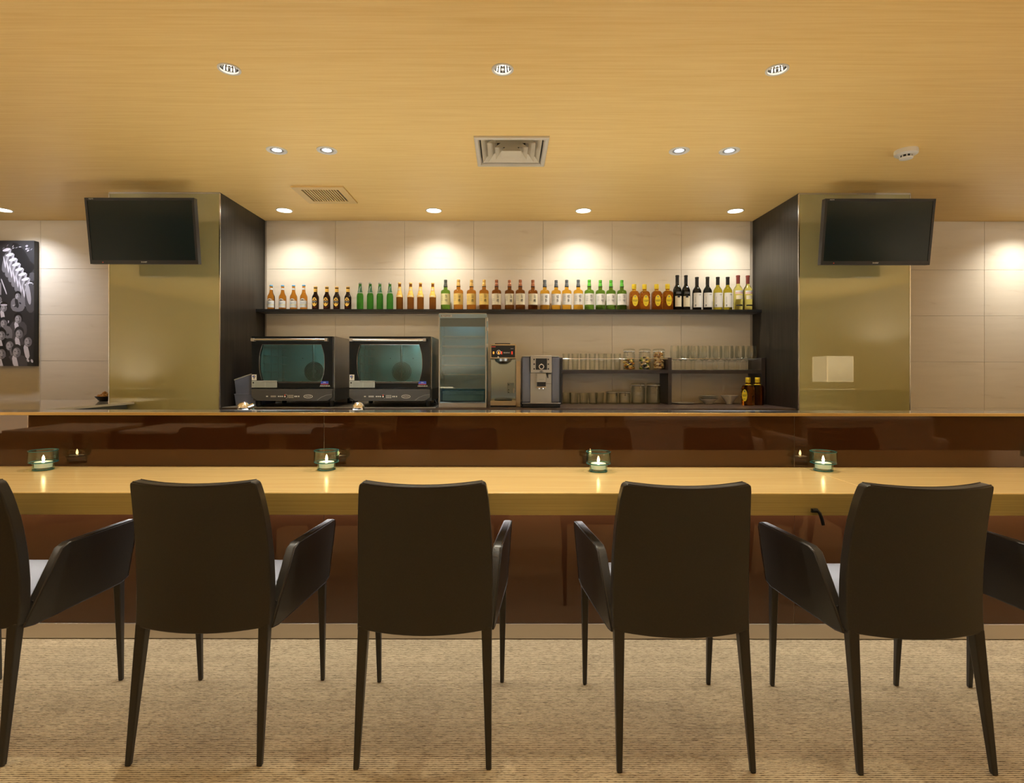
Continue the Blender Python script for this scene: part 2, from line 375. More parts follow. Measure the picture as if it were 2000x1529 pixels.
# ------------------------------------------------------------------ ceiling lamps
def spot(parent, loc, energy, size, blend, col, radius=.03, target=None):
    ld = bpy.data.lights.new('lamp_light', 'SPOT'); ld.energy = energy; ld.spot_size = math.radians(size); ld.spot_blend = blend; ld.color = col; ld.shadow_soft_size = radius
    lo = bpy.data.objects.new('lamp_light', ld); COL.objects.link(lo); lo.parent = parent
    off = OFF[parent.name]; lo.location = [loc[i]-off[i] for i in range(3)]
    if target:
        d = Vector(target) - Vector(loc); lo.rotation_euler = d.to_track_quat('-Z', 'Y').to_euler()
    return lo
M['cone'] = mat('mirror_cone', (.42,.41,.39), .12, 1)
def reflector_lamp(x, y, label, group, e, size=100, col=WARM, target=None, blend=.6):
    t = thing('reflector_downlight', label, 'downlight', (x, y, H), group)
    part('trim_ring', MB().ring(R_REFL+.006, R_REFL-.004, H-.004, H+.004, (x,y,0)), M['white'], t)
    mb = MB(); n = 40; vs = []; prof = [(R_REFL-.003, H-.001), (R_REFL-.006, H+.022), (R_REFL-.016, H+.045), (.014, H+.058)]
    for (r, z) in prof:
        for k in range(n):
            rr = r * (1 + (.035 if k % 2 else -.0)); a = 2*PI*k/n; vs.append((x+rr*math.cos(a), y+rr*math.sin(a), z))
    fs = [(j*n+k, (j+1)*n+k, (j+1)*n+(k+1) % n, j*n+(k+1) % n) for j in range(3) for k in range(n)]
    mb.add(vs, fs); part('reflector', mb, M['cone'], t, smooth=False, label='faceted mirror reflector cone')
    part('bulb', MB().lathe([(0, H+.016), (.006, H+.017), (.009, H+.022), (.009, H+.060), (0, H+.062)], (x,y,0), 16), M['led_spot'], t)
    part('housing', MB().lathe([(R_REFL, H+.001), (R_REFL, H+.09), (0, H+.09)], (x,y,0), 20, cap=False), M['dark'], t)
    spot(t, (x, y, H+.010), e, size, blend, col, .008, target)
    return t
def gimbal_lamp(x, y, label, group, e, col=COOL, size=95, target=None):
    t = thing('gimbal_downlight', label, 'downlight', (x, y, H), group)
    part('trim_ring', MB().lathe([(R_PAIR+.008, H), (R_PAIR+.008, H-.003), (R_PAIR+.002, H-.006), (R_PAIR-.012, H-.002), (R_PAIR-.014, H+.010), (R_PAIR-.002, H+.012), (R_PAIR, H)], (x,y,0), 32, cap=False), M['white'], t)
    part('gimbal', MB().ring(R_PAIR-.016, R_PAIR-.024, H-.001, H+.018, (x,y,0)), M['grey'], t)
    part('lens', MB().lathe([(0, H+.000), (.020, H+.001), (R_PAIR-.024, H+.006), (R_PAIR-.024, H+.016), (0, H+.017)], (x,y,0), 28), M['led_cool'], t)
    part('housing', MB().lathe([(R_PAIR, H+.001), (R_PAIR, H+.08), (0, H+.08)], (x,y,0), 20, cap=False), M['dark'], t)
    spot(t, (x, y, H-.008), e, size, .7, col, .018, target)
    return t
def wash_lamp(x, y, label, group, e, col=MID, size=136):
    t = thing('wall_washer_downlight', label, 'downlight', (x, y, H), group)
    part('trim_ring', MB().ring(R_WASH+.007, R_WASH-.002, H-.004, H+.003, (x,y,0)), M['white'], t)
    part('diffuser', MB().lathe([(0, H-.001), (R_WASH-.004, H+.001), (R_WASH-.002, H+.012), (0, H+.014)], (x,y,0), 32), M['led_warm'], t)
    part('housing', MB().lathe([(R_WASH, H+.001), (R_WASH, H+.08), (0, H+.08)], (x,y,0), 20, cap=False), M['dark'], t)
    spot(t, (x, y, H-.008), e, size, 1.0, col, .03)
    return t
for (x, y), s in zip(REFL, ('left', 'centre', 'right')):
    reflector_lamp(x, y, 'mirror-cone downlight over the bar, the %s one of the nearest row' % s, 'reflector downlights above the wooden counter', E_TABLE, 110, WARM, (x, 2.1, .76), .8)
for (x, y), s in zip(AISLE, ('first', 'second', 'third', 'fourth', 'fifth')):
    reflector_lamp(x, y, 'mirror-cone downlight above the chairs, out of frame, %s from the left' % s, 'reflector downlights above the chairs', E_AISLE, 100, WARM, None, .5)
for i, ((x, y), s) in enumerate(zip(PAIR, ('left lamp of the pair left of the air diffuser', 'right lamp of the pair left of the air diffuser', 'left lamp of the pair near the smoke detector', 'right lamp of the pair near the smoke detector'))):
    gimbal_lamp(x, y, 'white adjustable downlight, ' + s, 'adjustable downlights in pairs', *((E_PAIR, COOL, 38, (x, 2.95, .86)) if i in (1, 2) else (E_PAIR*.006, WARM, 95, (x*.8, 4.15, 1.0))))
for i, ((x, y), s) in enumerate(zip(WASH, ('first from the left above the bottle shelf', 'second from the left above the bottle shelf', 'third from the left above the bottle shelf', 'rightmost above the bottle shelf', 'over the framed crowd picture', 'lighting the bare wall right of the columns'))):
    wash_lamp(x, y, 'glowing round wall-washing downlight, ' + s, 'wall washing downlights', E_WASH * (1.2 if i > 3 else 1), MID if i != 4 else (.90, .92, 1.0))
for i, (x, y) in enumerate(LOUNGE):
    gimbal_lamp(x, y, 'adjustable lounge downlight behind the viewpoint, %s row, %s from the left' % (('near', 'far')[i // 4], ('first', 'second', 'third', 'fourth')[i % 4]), 'lounge downlights', E_LOUNGE, MID, 66)

# ------------------------------------------------------------------ things on the ceiling
t = thing('air_diffuser', 'square cream air diffuser with stepped cones in the ceiling', 'air vent', (ACX, ACY, H))
def sq_ring(mb, o0, z0, o1, z1):   # sloped square band from half-size o0 at z0 to o1 at z1
    a = [(ACX+sx*o0, ACY+sy*o0, z0) for sx, sy in ((-1,-1),(1,-1),(1,1),(-1,1))]; b = [(ACX+sx*o1, ACY+sy*o1, z1) for sx, sy in ((-1,-1),(1,-1),(1,1),(-1,1))]
    mb.add(a + b, [(i, (i+1) % 4, (i+1) % 4 + 4, i + 4) for i in range(4)]); return mb
fr = MB(); s0 = .213
for (a, za), (b, zb) in zip([(s0, H), (s0, H-.010), (s0-.006, H-.015), (s0-.022, H-.015), (s0-.028, H-.004)], [(s0, H-.010), (s0-.006, H-.015), (s0-.022, H-.015), (s0-.028, H-.004), (s0-.030, H+.06)]): sq_ring(fr, a, za, b, zb)
part('frame', fr, mat('diffuser_frame', (.62,.56,.46), .35), t, smooth=False)
for k, (o_, i_, zo, zi) in enumerate([(.176, .120, H-.002, H+.055), (.140, .088, H-.010, H+.045), (.096, .052, H-.016, H+.035)]):
    mb = sq_ring(MB(), o_, zo, i_, zi); sq_ring(mb, o_, zo, o_-.003, zo+.004); sq_ring(mb, o_-.003, zo+.004, i_-.003, zi+.004); part('cone', mb, M['offwhite'], t, smooth=False)
mb = sq_ring(MB(), .058, H-.022, .034, H+.012)
mb.add([(ACX-.034,ACY-.034,H-.020),(ACX+.034,ACY-.034,H-.020),(ACX+.034,ACY+.034,H-.020),(ACX-.034,ACY+.034,H-.020)], [(0,1,2,3)]); sq_ring(mb, .058, H-.022, .034, H-.0205)
part('centre_cone', mb, M['offwhite'], t, smooth=False)
mb = sq_ring(MB(), ACS/2-.006, H+.0, ACS/2-.006, H+.16); mb.box(ACX-.21, ACX+.21, ACY-.21, ACY+.21, H+.15, H+.16); part('duct_box', mb, M['dark'], t, smooth=False)

t = thing('extract_grille', 'tan slatted extract grille flush in the timber ceiling', 'air vent', (GVX, GVY, H))
gw = .188; z0, z1 = H-.012, H-.001; sl = .135
mb = MB()
mb.hexa([(GVX-gw,GVY-gw,z0),(GVX+gw,GVY-gw,z0),(GVX+gw,GVY-sl,z0),(GVX-gw,GVY-sl,z0)], [(GVX-gw,GVY-gw,z1),(GVX+gw,GVY-gw,z1),(GVX+gw,GVY-sl,z1),(GVX-gw,GVY-sl,z1)])
mb.box(GVX-gw, GVX+gw, GVY+sl, GVY+gw, z0, z1).box(GVX-gw, GVX-sl, GVY-sl, GVY+sl, z0, z1).box(GVX+sl, GVX+gw, GVY-sl, GVY+sl, z0, z1)
part('frame', mb, M['tan_metal'], t, smooth=False)
part('backing', MB().box(GVX-sl, GVX+sl, GVY-sl, GVY+sl, H-.0025, H-.001), M['dark'], t, smooth=False)
for k in range(13):
    x = GVX - sl + (k+1) * 2*sl/14; part('slat', MB().box(x-.0038, x+.0038, GVY-sl, GVY+sl, z0+.001, z1-.002), M['tan_metal'], t, smooth=False)

sx, sy = 2.388, 3.225
t = thing('smoke_detector', 'white round smoke detector on the ceiling near the right television', 'smoke detector', (sx, sy, H))
part('base', MB().lathe([(0,H),(.060,H),(.062,H-.012),(.060,H-.026),(.052,H-.032),(0,H-.032)], (sx,sy,0), 32), M['white'], t)
part('sensor_cap', MB().lathe([(.024,H-.032),(.024,H-.044),(.036,H-.046),(.034,H-.052),(.020,H-.056),(0,H-.056)], (sx,sy,0), 28), M['white'], t)
for k in range(9):
    a = 2*PI*k/9; part('rib', MB().lathe([(.004,H-.046),(.004,H-.031)], (sx+.031*math.cos(a), sy+.031*math.sin(a), 0), 6), M['white'], t)
part('dark_slot', MB().lathe([(.030,H-.046),(.030,H-.031)], (sx,sy,0), 24), M['black'], t)

# ------------------------------------------------------------------ bar front
PX = [-4.947, -2.874, -.801, 1.272, 3.345, 5.418]
bar = thing('bar_counter', 'long bar front of glossy dark brown glass panels', 'bar counter', (0, YP, 0))
part('carcass', MB().box(PX[0], PX[-1], YP+.014, YP+.10, 0, .984), M['black'], bar, smooth=False)
for i in range(5): part('glass_panel', MB().box(PX[i]+.0012, PX[i+1]-.0012, YP, YP+.012, .070, .984), M['bar_glass'], bar, smooth=False)
for i in range(1, 5): part('joint_strip', MB().box(PX[i]-.0012, PX[i]+.0012, YP+.002, YP+.012, .070, .984), M['steel'], bar, smooth=False)
part('kick_plate', MB().box(PX[0], PX[-1], YP-.004, YP+.014, .004, .069), M['kick'], bar, bevel=.001, label='brushed steel kick plate')
led = thing('bar_ledge', 'narrow polished ledge with brass edge capping the bar', 'ledge', (0, YP, .986))
part('ledge_top', MB().box(PX[0], PX[-1], YP-.014, YP+.15, .9865, .9985), M['ledge'], led, bevel=.001)
part('brass_edge', MB().box(PX[0], PX[-1], YP-.020, YP-.014, .9855, .9985), M['gold_edge'], led, bevel=.001)
tb = thing('wooden_counter', 'long pale maple dining counter fixed along the bar', 'counter', (0, 2.1, .76))
for a, b in ((PX[0], 1.298), (1.300, PX[-1])):
    p_ = part('counter_top', MB().box(a, b, 1.868, YP-.001, .682, .760), M['table'], tb, bevel=.0025)
    part('shaded_front_edge', MB().box(a, b, 1.8655, 1.8685, .684, .757), M['table_front_shaded'], p_, smooth=False)
ls = thing('light_strip', 'slim cool white light strip under the wooden counter', 'light strip', (0, 2.33, .68))
part('channel', MB().box(-4.9, 5.4, 2.315, 2.345, .672, .682), M['steel_rough'], ls, smooth=False)
part('diffuser', MB().box(-4.9, 5.4, 2.320, 2.340, .669, .672), M['strip'], ls, smooth=False)
ad_ = bpy.data.lights.new('strip_light', 'AREA'); ad_.shape = 'RECTANGLE'; ad_.size = 10.0; ad_.size_y = .02; ad_.energy = E_STRIP; ad_.color = (1, .96, .92)
ao = bpy.data.objects.new('strip_light', ad_); COL.objects.link(ao); ao.parent = ls; ao.location = (.25, 0, -.013)
# staff side of the bar: steel worktop with two taps
wt = thing('staff_worktop', 'stainless worktop with sinks behind the bar ledge', 'worktop', (0, 2.85, 0))
part('top', MB().box(-2.62, 3.2, YP+.152, 3.10, .835, .86), mat('brushed_worktop', (.68,.67,.64), .5, 1), wt, bevel=.002)
part('carcass', MB().box(-2.60, 3.18, YP+.152, 3.07, .0, .835), M['slate'], wt, smooth=False)
def tap(px_, lab, lever):
    d = 2.95; x = mx(px_, d)
    t = thing('tap', lab, 'tap', (x, d, .86), 'taps behind the bar')
    part('body', MB().lathe([(.026,.86),(.028,.868),(.020,.880),(.019,.945),(.030,.958),(.034,.975),(.032,.992),(.022,1.005),(.008,1.011),(0,1.012)], (x,d,0), 24), M['chrome'], t)
    part('spout', MB().tube([(x,d,.93),(x,d+.05,.955),(x,d+.11,.958),(x,d+.15,.940),(x,d+.16,.915)], .011, 12), M['chrome'], t)
    part('lever', MB().tube([(x+.01*lever,d,.985),(x+.035*lever,d-.005,.990),(x+.058*lever,d-.005,1.000)], .008, 10), M['chrome'], t)
tap(476, 'chrome mixer tap in front of the blue grey bins', 1)
tap(700, 'chrome mixer tap in front of the second oven', .4)
# side counter at the left
sc = thing('side_counter', 'pale stone side counter by the left column', 'counter', (-3.6, 3.4, 0))
part('stone_top', MB().prism([(-4.8,2.95),(-2.74,2.95),(-2.74,3.985),(-2.955,3.985),(-2.955,4.25),(-4.8,4.25)], 'z', .935, .95), M['stone'], sc, bevel=.001)
part('carcass', MB().prism([(-4.78,3.0),(-2.785,3.0),(-2.785,3.97),(-2.97,3.97),(-2.97,4.22),(-4.78,4.22)], 'z', 0, .935), M['slate'], sc, smooth=False)
# ------------------------------------------------------------------ armchairs
def lerp(tab, z):
    for (a, *p), (b, *q) in zip(tab, tab[1:]):
        if z <= b:
            t = (z-a)/(b-a); return [u+(v-u)*t for u, v in zip(p, q)]
    return list(tab[-1][1:])
BACK = [(.395, .045, .2065), (.45, .050, .2075), (.52, .051, .2075), (.60, .046, .206), (.68, .035, .203), (.74, .023, .1995), (.80, .007, .194), (.835, -.005, .1895), (.846, -.009, .186), (.851, -.011, .178)]
def make_chair():
    c = thing('armchair', '', 'chair', (0,0,0), 'armchairs along the wooden counter')
    nu = 14; zs = [.395, .42, .45, .49, .53, .57, .61, .65, .69, .73, .77, .80, .825, .838, .846, .851]; nv = len(zs)
    vs = []; fs = []
    for side in (0, 1):
        for z in zs:
            y, hw = lerp(BACK, z)
            for i in range(nu+1):
                u = -1 + 2*i/nu
                zz = z - (.010*(1-u*u) if z < .40 else 0) - .008*(1-u*u)*max(0, min(1, (z-.77)/.08))
                vs.append((u*hw, y - .028*(1-u*u) + (.040 if side else 0), zz))
    k = nu+1; N = nv*k
    for j in range(nv-1):
        for i in range(nu):
            a = j*k+i; fs.append((a, a+1, a+k+1, a+k)); fs.append((N+a, N+a+k, N+a+k+1, N+a+1))
    for i in range(nu):
        fs.append((i, N+i, N+i+1, i+1)); a = (nv-1)*k+i; fs.append((a, a+1, N+a+1, N+a))
    for j in range(nv-1):
        a = j*k; fs.append((a, a+k, N+a+k, N+a)); a = j*k+nu; fs.append((a, N+a, N+a+k, a+k))
    b = part('backrest', MB().add(vs, fs), M['leather'], c, bevel=.006, seg=3)
    for off in (.002, .038):
        y, hw = lerp(BACK, .851)
        pts = [(u*hw*.985, y - .028*(1-u*u) + off, .8505 - .008*(1-u*u)) for u in [-1+2*i/16 for i in range(17)]]
        part('piping', MB().tube(pts, .0022, 6), M['thread'], b)
    # seat
    s = part('seat', MB().hexa([(-.196,.065,.400),(.196,.065,.400),(.232,.438,.400),(-.232,.438,.400)], [(-.192,.065,.462),(.192,.065,.462),(.230,.446,.466),(-.230,.446,.466)]), M['leather'], c, bevel=.016, seg=3)
    part('seat_seam', MB().tube([(-.205,.095,.452),(-.236,.40,.452),(-.222,.442,.452),(0,.447,.452),(.222,.442,.452),(.236,.40,.452),(.205,.095,.452)], .0022, 6), M['thread'], s)
    # arms: leather-wrapped slanted panels
    for sg in (-1, 1):
        th = .030
        def P(x, y, z, inn): return (sg*(x - (th if inn else 0)), y, z)
        # side outline (y, z, x-offset)
        out = [(.060,.382,.208), (.095,.375,.212), (.430,.378,.250), (.462,.392,.254), (.480,.500,.262), (.492,.592,.2685), (.482,.608,.269), (.205,.606,.236), (.178,.594,.232), (.115,.480,.2195)]
        n = len(out); vv = [P(x, y, z, 0) for y, z, x in out] + [P(x, y, z, 1) for y, z, x in out]
        cy = sum(p[0] for p in out)/n; cz = sum(p[1] for p in out)/n; cx = sum(p[2] for p in out)/n
        vv += [P(cx+.004, cy, cz, 0), P(cx-.004, cy, cz, 1)]
        ff = [(i, (i+1) % n, (i+1) % n + n, i+n) for i in range(n)] + [(i, 2*n, (i+1) % n) for i in range(n)] + [(i+n, (i+1) % n + n, 2*n+1) for i in range(n)]
        a = part('armrest', MB().add(vv, ff), M['leather'], c, bevel=.007, seg=3)
        seam = [P(x+.0005, y, z, 0) for y, z, x in out] ; seam.append(seam[0])
        part('arm_seam', MB().tube([(p[0], p[1]*.985+.004, p[2]*.97+.015) for p in seam], .0016, 6), M['thread'], a)
    # legs
    def leg(top, bot, wt_, wb_):
        def sqr(p, w_): return [(p[0]-w_/2, p[1]-w_/2, p[2]), (p[0]+w_/2, p[1]-w_/2, p[2]), (p[0]+w_/2, p[1]+w_/2, p[2]), (p[0]-w_/2, p[1]+w_/2, p[2])]
        part('leg', MB().hexa(sqr(bot, wb_), sqr(top, wt_)), M['leather'], c, bevel=.004)
    for sg in (-1, 1):
        leg((sg*.188, .058, .405), (sg*.1965, .004, 0), .032, .0165)
        leg((sg*.236, .434, .400), (sg*.233, .452, 0), .028, .0150)
    return c
CH = [(-1.700, 1.610, 0, 'dark brown leather armchair cut off by the left picture edge'),
      (-.931, 1.612, 0, 'dark brown leather armchair, leftmost of the four whole ones'),
      (-.246, 1.600, 0, 'dark brown leather armchair, second of the four whole ones from the left'),
      (.5325, 1.588, 0, 'dark brown leather armchair, third of the four whole ones from the left'),
      (1.236, 1.580, 0, 'dark brown leather armchair, rightmost of the four whole ones'),
      (1.970, 1.570, 0, 'dark brown leather armchair of which only an arm and leg show at the right edge')]
chair0 = make_chair()
for i, (x, y, rz, lab) in enumerate(CH):
    c = chair0 if i == 0 else copy_tree(chair0)
    c.location = (x, y, 0); c.rotation_euler = (0, 0, rz); c['label'] = lab

# ------------------------------------------------------------------ candles on the counter
def make_candle():
    t = thing('candle_holder', '', 'candle', (0,0,0), 'glass candle holders on the wooden counter')
    part('glass_cup', MB().lathe([(.033,0),(.037,.002),(.037,.026),(.040,.030),(.050,.033),(.051,.040),(.0505,.080),(.0515,.083),(.0490,.083),(.0475,.080),(.0475,.040),(.034,.035),(.033,.012),(0,.010)], (0,0,0), 36), M['aqua'], t)
    part('foot_ring', MB().ring(.0375, .031, .001, .005), mat('aqua_edge', (.05,.30,.34), .15, trans=.5), t)
    part('shoulder_ring', MB().ring(.0512, .047, .033, .0365), bpy.data.materials['aqua_edge'], t)
    part('rim', MB().ring(.0518, .0488, .081, .0835), bpy.data.materials['aqua_edge'], t)
    part('wax', MB().lathe([(0,.0105),(.030,.0105),(.031,.034),(.010,.036),(0,.036)], (0,0,0), 24), M['wax'], t)
    part('flame', MB().lathe([(0,.037),(.0040,.041),(.0052,.046),(.0036,.053),(.0012,.060),(0,.063)], (0,0,0), 12), M['flame'], t)
    return t
cnd = make_candle()
CA = [(mx(85,2.29), 2.29, 'lit aqua glass candle holder nearest the left picture edge'), (mx(638,2.30), 2.30, 'lit aqua glass candle holder between the first and second whole chairs'),
      (mx(1169,2.27), 2.27, 'lit aqua glass candle holder left of the third whole chair'), (mx(1608,2.29), 2.29, 'lit aqua glass candle holder between the third and fourth whole chairs'),
      (2.42, 2.29, 'lit aqua glass candle holder reflected at the right picture edge')]
for i, (x, y, lab) in enumerate(CA):
    c = cnd if i == 0 else copy_tree(cnd); c.location = (x, y, .7602); c['label'] = lab

# small black bag hook on the counter front
hx, hy = mx(1592, 1.86), 1.862
solo('bag_hook', MB().box(hx-.012, hx+.010, hy-.004, hy+.003, .695, .708).tube([(hx-.010,hy-.006,.702),(hx+.004,hy-.008,.704),(hx+.012,hy-.010,.694),(hx+.018,hy-.012,.675),(hx+.022,hy-.014,.655)], .0055, 8),
     M['black'], 'small black curved hook on the wooden counter front beside the rightmost whole chair', 'hook', (hx, hy, .70))

# ------------------------------------------------------------------ televisions
def tv(x0, x1, lab, side):
    yt, yb, zt, zb = 3.68, 3.735, mz(387, 3.68), mz(516.5, 3.735)
    w2 = (x1-x0)/2; cx = (x0+x1)/2
    t = thing('television', lab, 'television', (cx, yb, zb), 'wall-mounted televisions')
    hgt = math.hypot(zt-zb, yt-yb); tilt = math.atan2(yb-yt, zt-zb)
    def tf(x, y, z): return (cx + x, yb + y*math.cos(tilt) - z*math.sin(tilt), zb + y*math.sin(tilt) + z*math.cos(tilt))
    def tbox(x0_, x1_, y0_, y1_, z0_, z1_):
        c8 = MB().box(x0_, x1_, y0_, y1_, z0_, z1_); c8.v = [tf(*p) for p in c8.v]; return c8
    b = part('body', tbox(-w2, w2, .004, .042, 0, hgt), M['black'], t, bevel=.003)
    mb = tbox(-w2, w2, 0, .006, 0, .026)
    for q_ in (tbox(-w2, w2, 0, .006, hgt-.016, hgt), tbox(-w2, -w2+.016, 0, .006, .026, hgt-.016), tbox(w2-.016, w2, 0, .006, .026, hgt-.016)): mb.add(q_.v, q_.f)
    part('bezel', mb, M['black'], t, smooth=False)
    part('screen', tbox(-w2+.016, w2-.016, .003, .006, .026, hgt-.016), M['screen'], t, smooth=False)
    part('standby_light', tbox(-w2+.085, -w2+.092, -.0006, .001, .010, .014), M['red'], t, smooth=False)
    for s, sz, lx, lz in (('SHARP', .014, 0, .013), ('AQUOS', .009, -w2+.045, hgt-.008)):
        o = text('lettering', s, sz, (0, -.0008, 0), M['print_white'], t)
        off = OFF[t.name]
        for v in o.data.vertices:
            p = (v.co.x+off[0], v.co.y+off[1], v.co.z+off[2]); v.co = Vector(tf(p[0]+lx, p[1], p[2]+lz)) - Vector(off)
    part('rear_bulge', tbox(-.22, .22, .042, .075, .06, .33), M['black'], t, bevel=.01)
    ax = max(min(cx, (mx(429,YC)-.2) if side < 0 else 9), (mx(1560,YC)+.2) if side > 0 else -9)
    m_ = part('mount', MB().box(ax-.11, ax+.11, YC-.02, YC-.0005, zb+.10, zb+.32).tube([(ax, YC-.02, zb+.21), (cx, 3.80, zb+.21), (cx, 3.76, zb+.21)], .02, 10), M['grey_dark'], t)
    return t
tv(mx(164,3.68), mx(378,3.68), 'flat black television tilted down on the left column', -1)
tv(mx(1612,3.68), mx(1828,3.68), 'flat black television tilted down on the right column', 1)

# ------------------------------------------------------------------ framed crowd print
pr, pl, pt, pb = mx(66, 4.70), -5.25, mz(471, 4.70), mz(716, 4.70)
t = thing('wall_picture', 'tall black and white crowd photograph on the left wall', 'picture', ((pl+pr)/2, 4.70, pb))
part('stretcher', MB().box(pl, pr, 4.702, YB-.001, pb, pt), M['black'], t, smooth=False)
greys = [mat('print_tone', (g*.95, g*.93, g*1.08), .5) for g in (.012, .035, .09, .22, .45, .75)]
mb = MB(); lay = [0]
def blob(cx, cz, a, b, gi, sq=2.0, n=14, rot=0.0):
    lay[0] += 1; y = 4.7018 - lay[0]*.000006; vs = []
    for k in range(n):
        th = 2*PI*k/n; ca, sa = math.cos(th), math.sin(th); s = (abs(ca)**sq+abs(sa)**sq)**(-1/sq)
        u, v = a*ca*s, b*sa*s; u, v = u*math.cos(rot)-v*math.sin(rot), u*math.sin(rot)+v*math.cos(rot)
        vs.append((min(max(cx+u, pl), pr), y, min(max(cz+v, pb), pt)))
    mb.add(vs, [tuple(range(n))], gi)
mb.add([(pl,4.7019,pb),(pr,4.7019,pb),(pr,4.7019,pt),(pl,4.7019,pt)], [(0,1,2,3)], 1)
rnd = random.Random(3); PW = pr-pl
for k in range(26): blob(rnd.uniform(pl,pr), rnd.uniform(pt-.42,pt-.02), rnd.uniform(.02,.16), rnd.uniform(.02,.06), rnd.choice((0,0,1,2)), 2, 10, rnd.uniform(0,3))
for k in range(16): blob(rnd.uniform(pr-.30,pr-.02), pt-.04-rnd.uniform(0,.05), .012, .004, rnd.choice((3,4)), 2, 8, rnd.uniform(0,1))
for k in range(9):     # pale gowns sweeping down the right side
    f = k/8; cx = pr - .24 + .22*f; cz = pt - .13 - .34*f
    blob(cx, cz-.05, .032, .10, 3, 2.4, 14, -.25); blob(cx+.012, cz-.02, .010, .085, 4, 2, 10, -.35); blob(cx-.014, cz-.07, .006, .07, 5, 2, 8, .2); blob(cx, cz+.05, .036, .013, 5, 2, 12, .25); blob(cx+.006, cz+.018, .012, .018, 2)
blob(pr-.03, pt-.50, .05, .13, 2, 2.2); blob(pr-.05, pt-.46, .02, .10, 4, 2, 12, .15)
blob(pr-.262, pt-.40, .005, .075, 5, 4, 8, .35); blob(pr-.29, pt-.43, .004, .07, 4, 4, 8)
def person(cx, cz, s, coat, hair=0, band=False):
    blob(cx, cz-.105*s, .085*s, .085*s, coat, 2.8); blob(cx-.012*s, cz-.085*s, .020*s, .060*s, 5 if coat < 3 else 1, 3, 10, .2)
    for q_ in range(3): blob(cx+rnd.uniform(-.05,.05)*s, cz-.12*s+rnd.uniform(-.05,.04)*s, .016*s, .010*s, rnd.choice((1,4,5)), 2, 8, rnd.uniform(0,3))
    blob(cx, cz+.014*s, .042*s, .048*s, hair); blob(cx, cz-.004*s, .033*s, .040*s, 3); blob(cx-.010*s, cz-.004*s, .018*s, .032*s, 4)
    blob(cx-.013*s, cz+.004*s, .006*s, .003*s, 0, 2, 8); blob(cx+.013*s, cz+.004*s, .006*s, .003*s, 0, 2, 8); blob(cx, cz-.024*s, .010*s, .003*s, 1, 2, 8)
    if band: blob(cx, cz+.026*s, .036*s, .008*s, 5, 3, 10)
for rz_, n_, s_ in ((pt-.50, 7, .72), (pt-.60, 8, .85), (pt-.70, 8, .9), (pt-.80, 8, 1.0), (pt-.89, 7, 1.05), (pt-.98, 7, 1.1)):
    for k in range(n_):
        x = pr - .05 - (k+.5*(int(rz_*100) % 2))*PW/n_ + rnd.uniform(-.02,.02)
        if rz_ > pt-.65 and x > pr-.13: continue
        person(x, rz_+rnd.uniform(-.025,.025), s_, rnd.choice((0,1,2,3,4,1)), rnd.choice((0,0,1)), rnd.random() < .35)
part('crowd_print', mb, greys, t, smooth=False)

# ------------------------------------------------------------------ bottle shelf
M['lip'] = mat('black_lip', (.03,.03,.03), .25, .3)
t = thing('bottle_shelf', 'long black wall shelf carrying the row of bottles', 'shelf', (0, 4.66, 1.68))
part('board', MB().box(mx(429,YC)+.0005, mx(1560,YC)-.0005, 4.58, YB-.0005, 1.681, 1.705), M['black_lam'], t, bevel=.0015)
part('steel_lip', MB().box(mx(429,YC)+.001, mx(1560,YC)-.001, 4.5765, 4.5798, 1.684, 1.7055), M['lip'], t, smooth=False)

def gl(name, c, rough=.05, tr=1.0): return mat(name, c, rough, trans=tr, ior=1.36)
G = {'amber_beer': gl('amber_beer', (.62, .26, .03)), 'stout': gl('stout', (.030, .014, .008)), 'green': gl('green_glass', (.07, .34, .04)), 'brown': gl('brown_glass_bottle', (.28, .10, .012)),
     'whisky': gl('whisky', (.62, .25, .03)), 'dark_whisky': gl('dark_whisky', (.36, .12, .018)), 'gold_whisky': gl('gold_whisky', (.86, .48, .05)), 'green_whisky': gl('green_whisky', (.17, .34, .035)),
     'square': gl('amber_square', (.62, .22, .02)), 'wine_dark': gl('dark_wine', (.016, .016, .012)), 'wine_olive': gl('olive_wine', (.50, .42, .03)), 'wine_pale': gl('pale_wine', (.88, .82, .25))}
def pm(n, c, r=.5, me_=0.0): return mat(n, c, r, me_)
LB = {'cream': pm('label_cream', (.74, .66, .48)), 'yellow': pm('label_yellow', (.80, .56, .16)), 'lemon': pm('label_lemon', (.72, .66, .33)), 'white': pm('label_white', (.78, .76, .72)), 'gold': pm('label_gold', (.86, .53, .10)),
      'ltblue': pm('label_pale_blue', (.70, .75, .78)), 'black': M['print'], 'dkgreen': pm('label_dark_green', (.012, .10, .03)), 'red': pm('label_red', (.6, .06, .03)), 'pink': pm('label_pink', (.72, .50, .45)),
      'sky': pm('cap_sky', (.12, .34, .55)), 'capgold': pm('cap_gold', (.80, .52, .16), .3, .5), 'copper': pm('cap_copper', (.38, .15, .08), .3, .5), 'capgrey': pm('cap_grey', (.10, .11, .12), .3), 'capgreen': pm('cap_green', (.10, .42, .04), .3),
      'capyellow': pm('cap_yellow', (.82, .60, .03), .35), 'maroon': pm('cap_maroon', (.16, .035, .025), .4), 'capdark': pm('cap_dark', (.06, .07, .06), .3), 'blackfoil': pm('foil_black', (.012, .012, .012), .3), 'navy': pm('label_navy', (.02,.04,.16))}
def arc(R, z0, z1, half):   # paper wrapped on a round bottle, facing -Y
    return MB().lathe([(R, z0), (R, z1)], (0,0,0), 14, a0=-PI/2-half, a1=-PI/2+half)
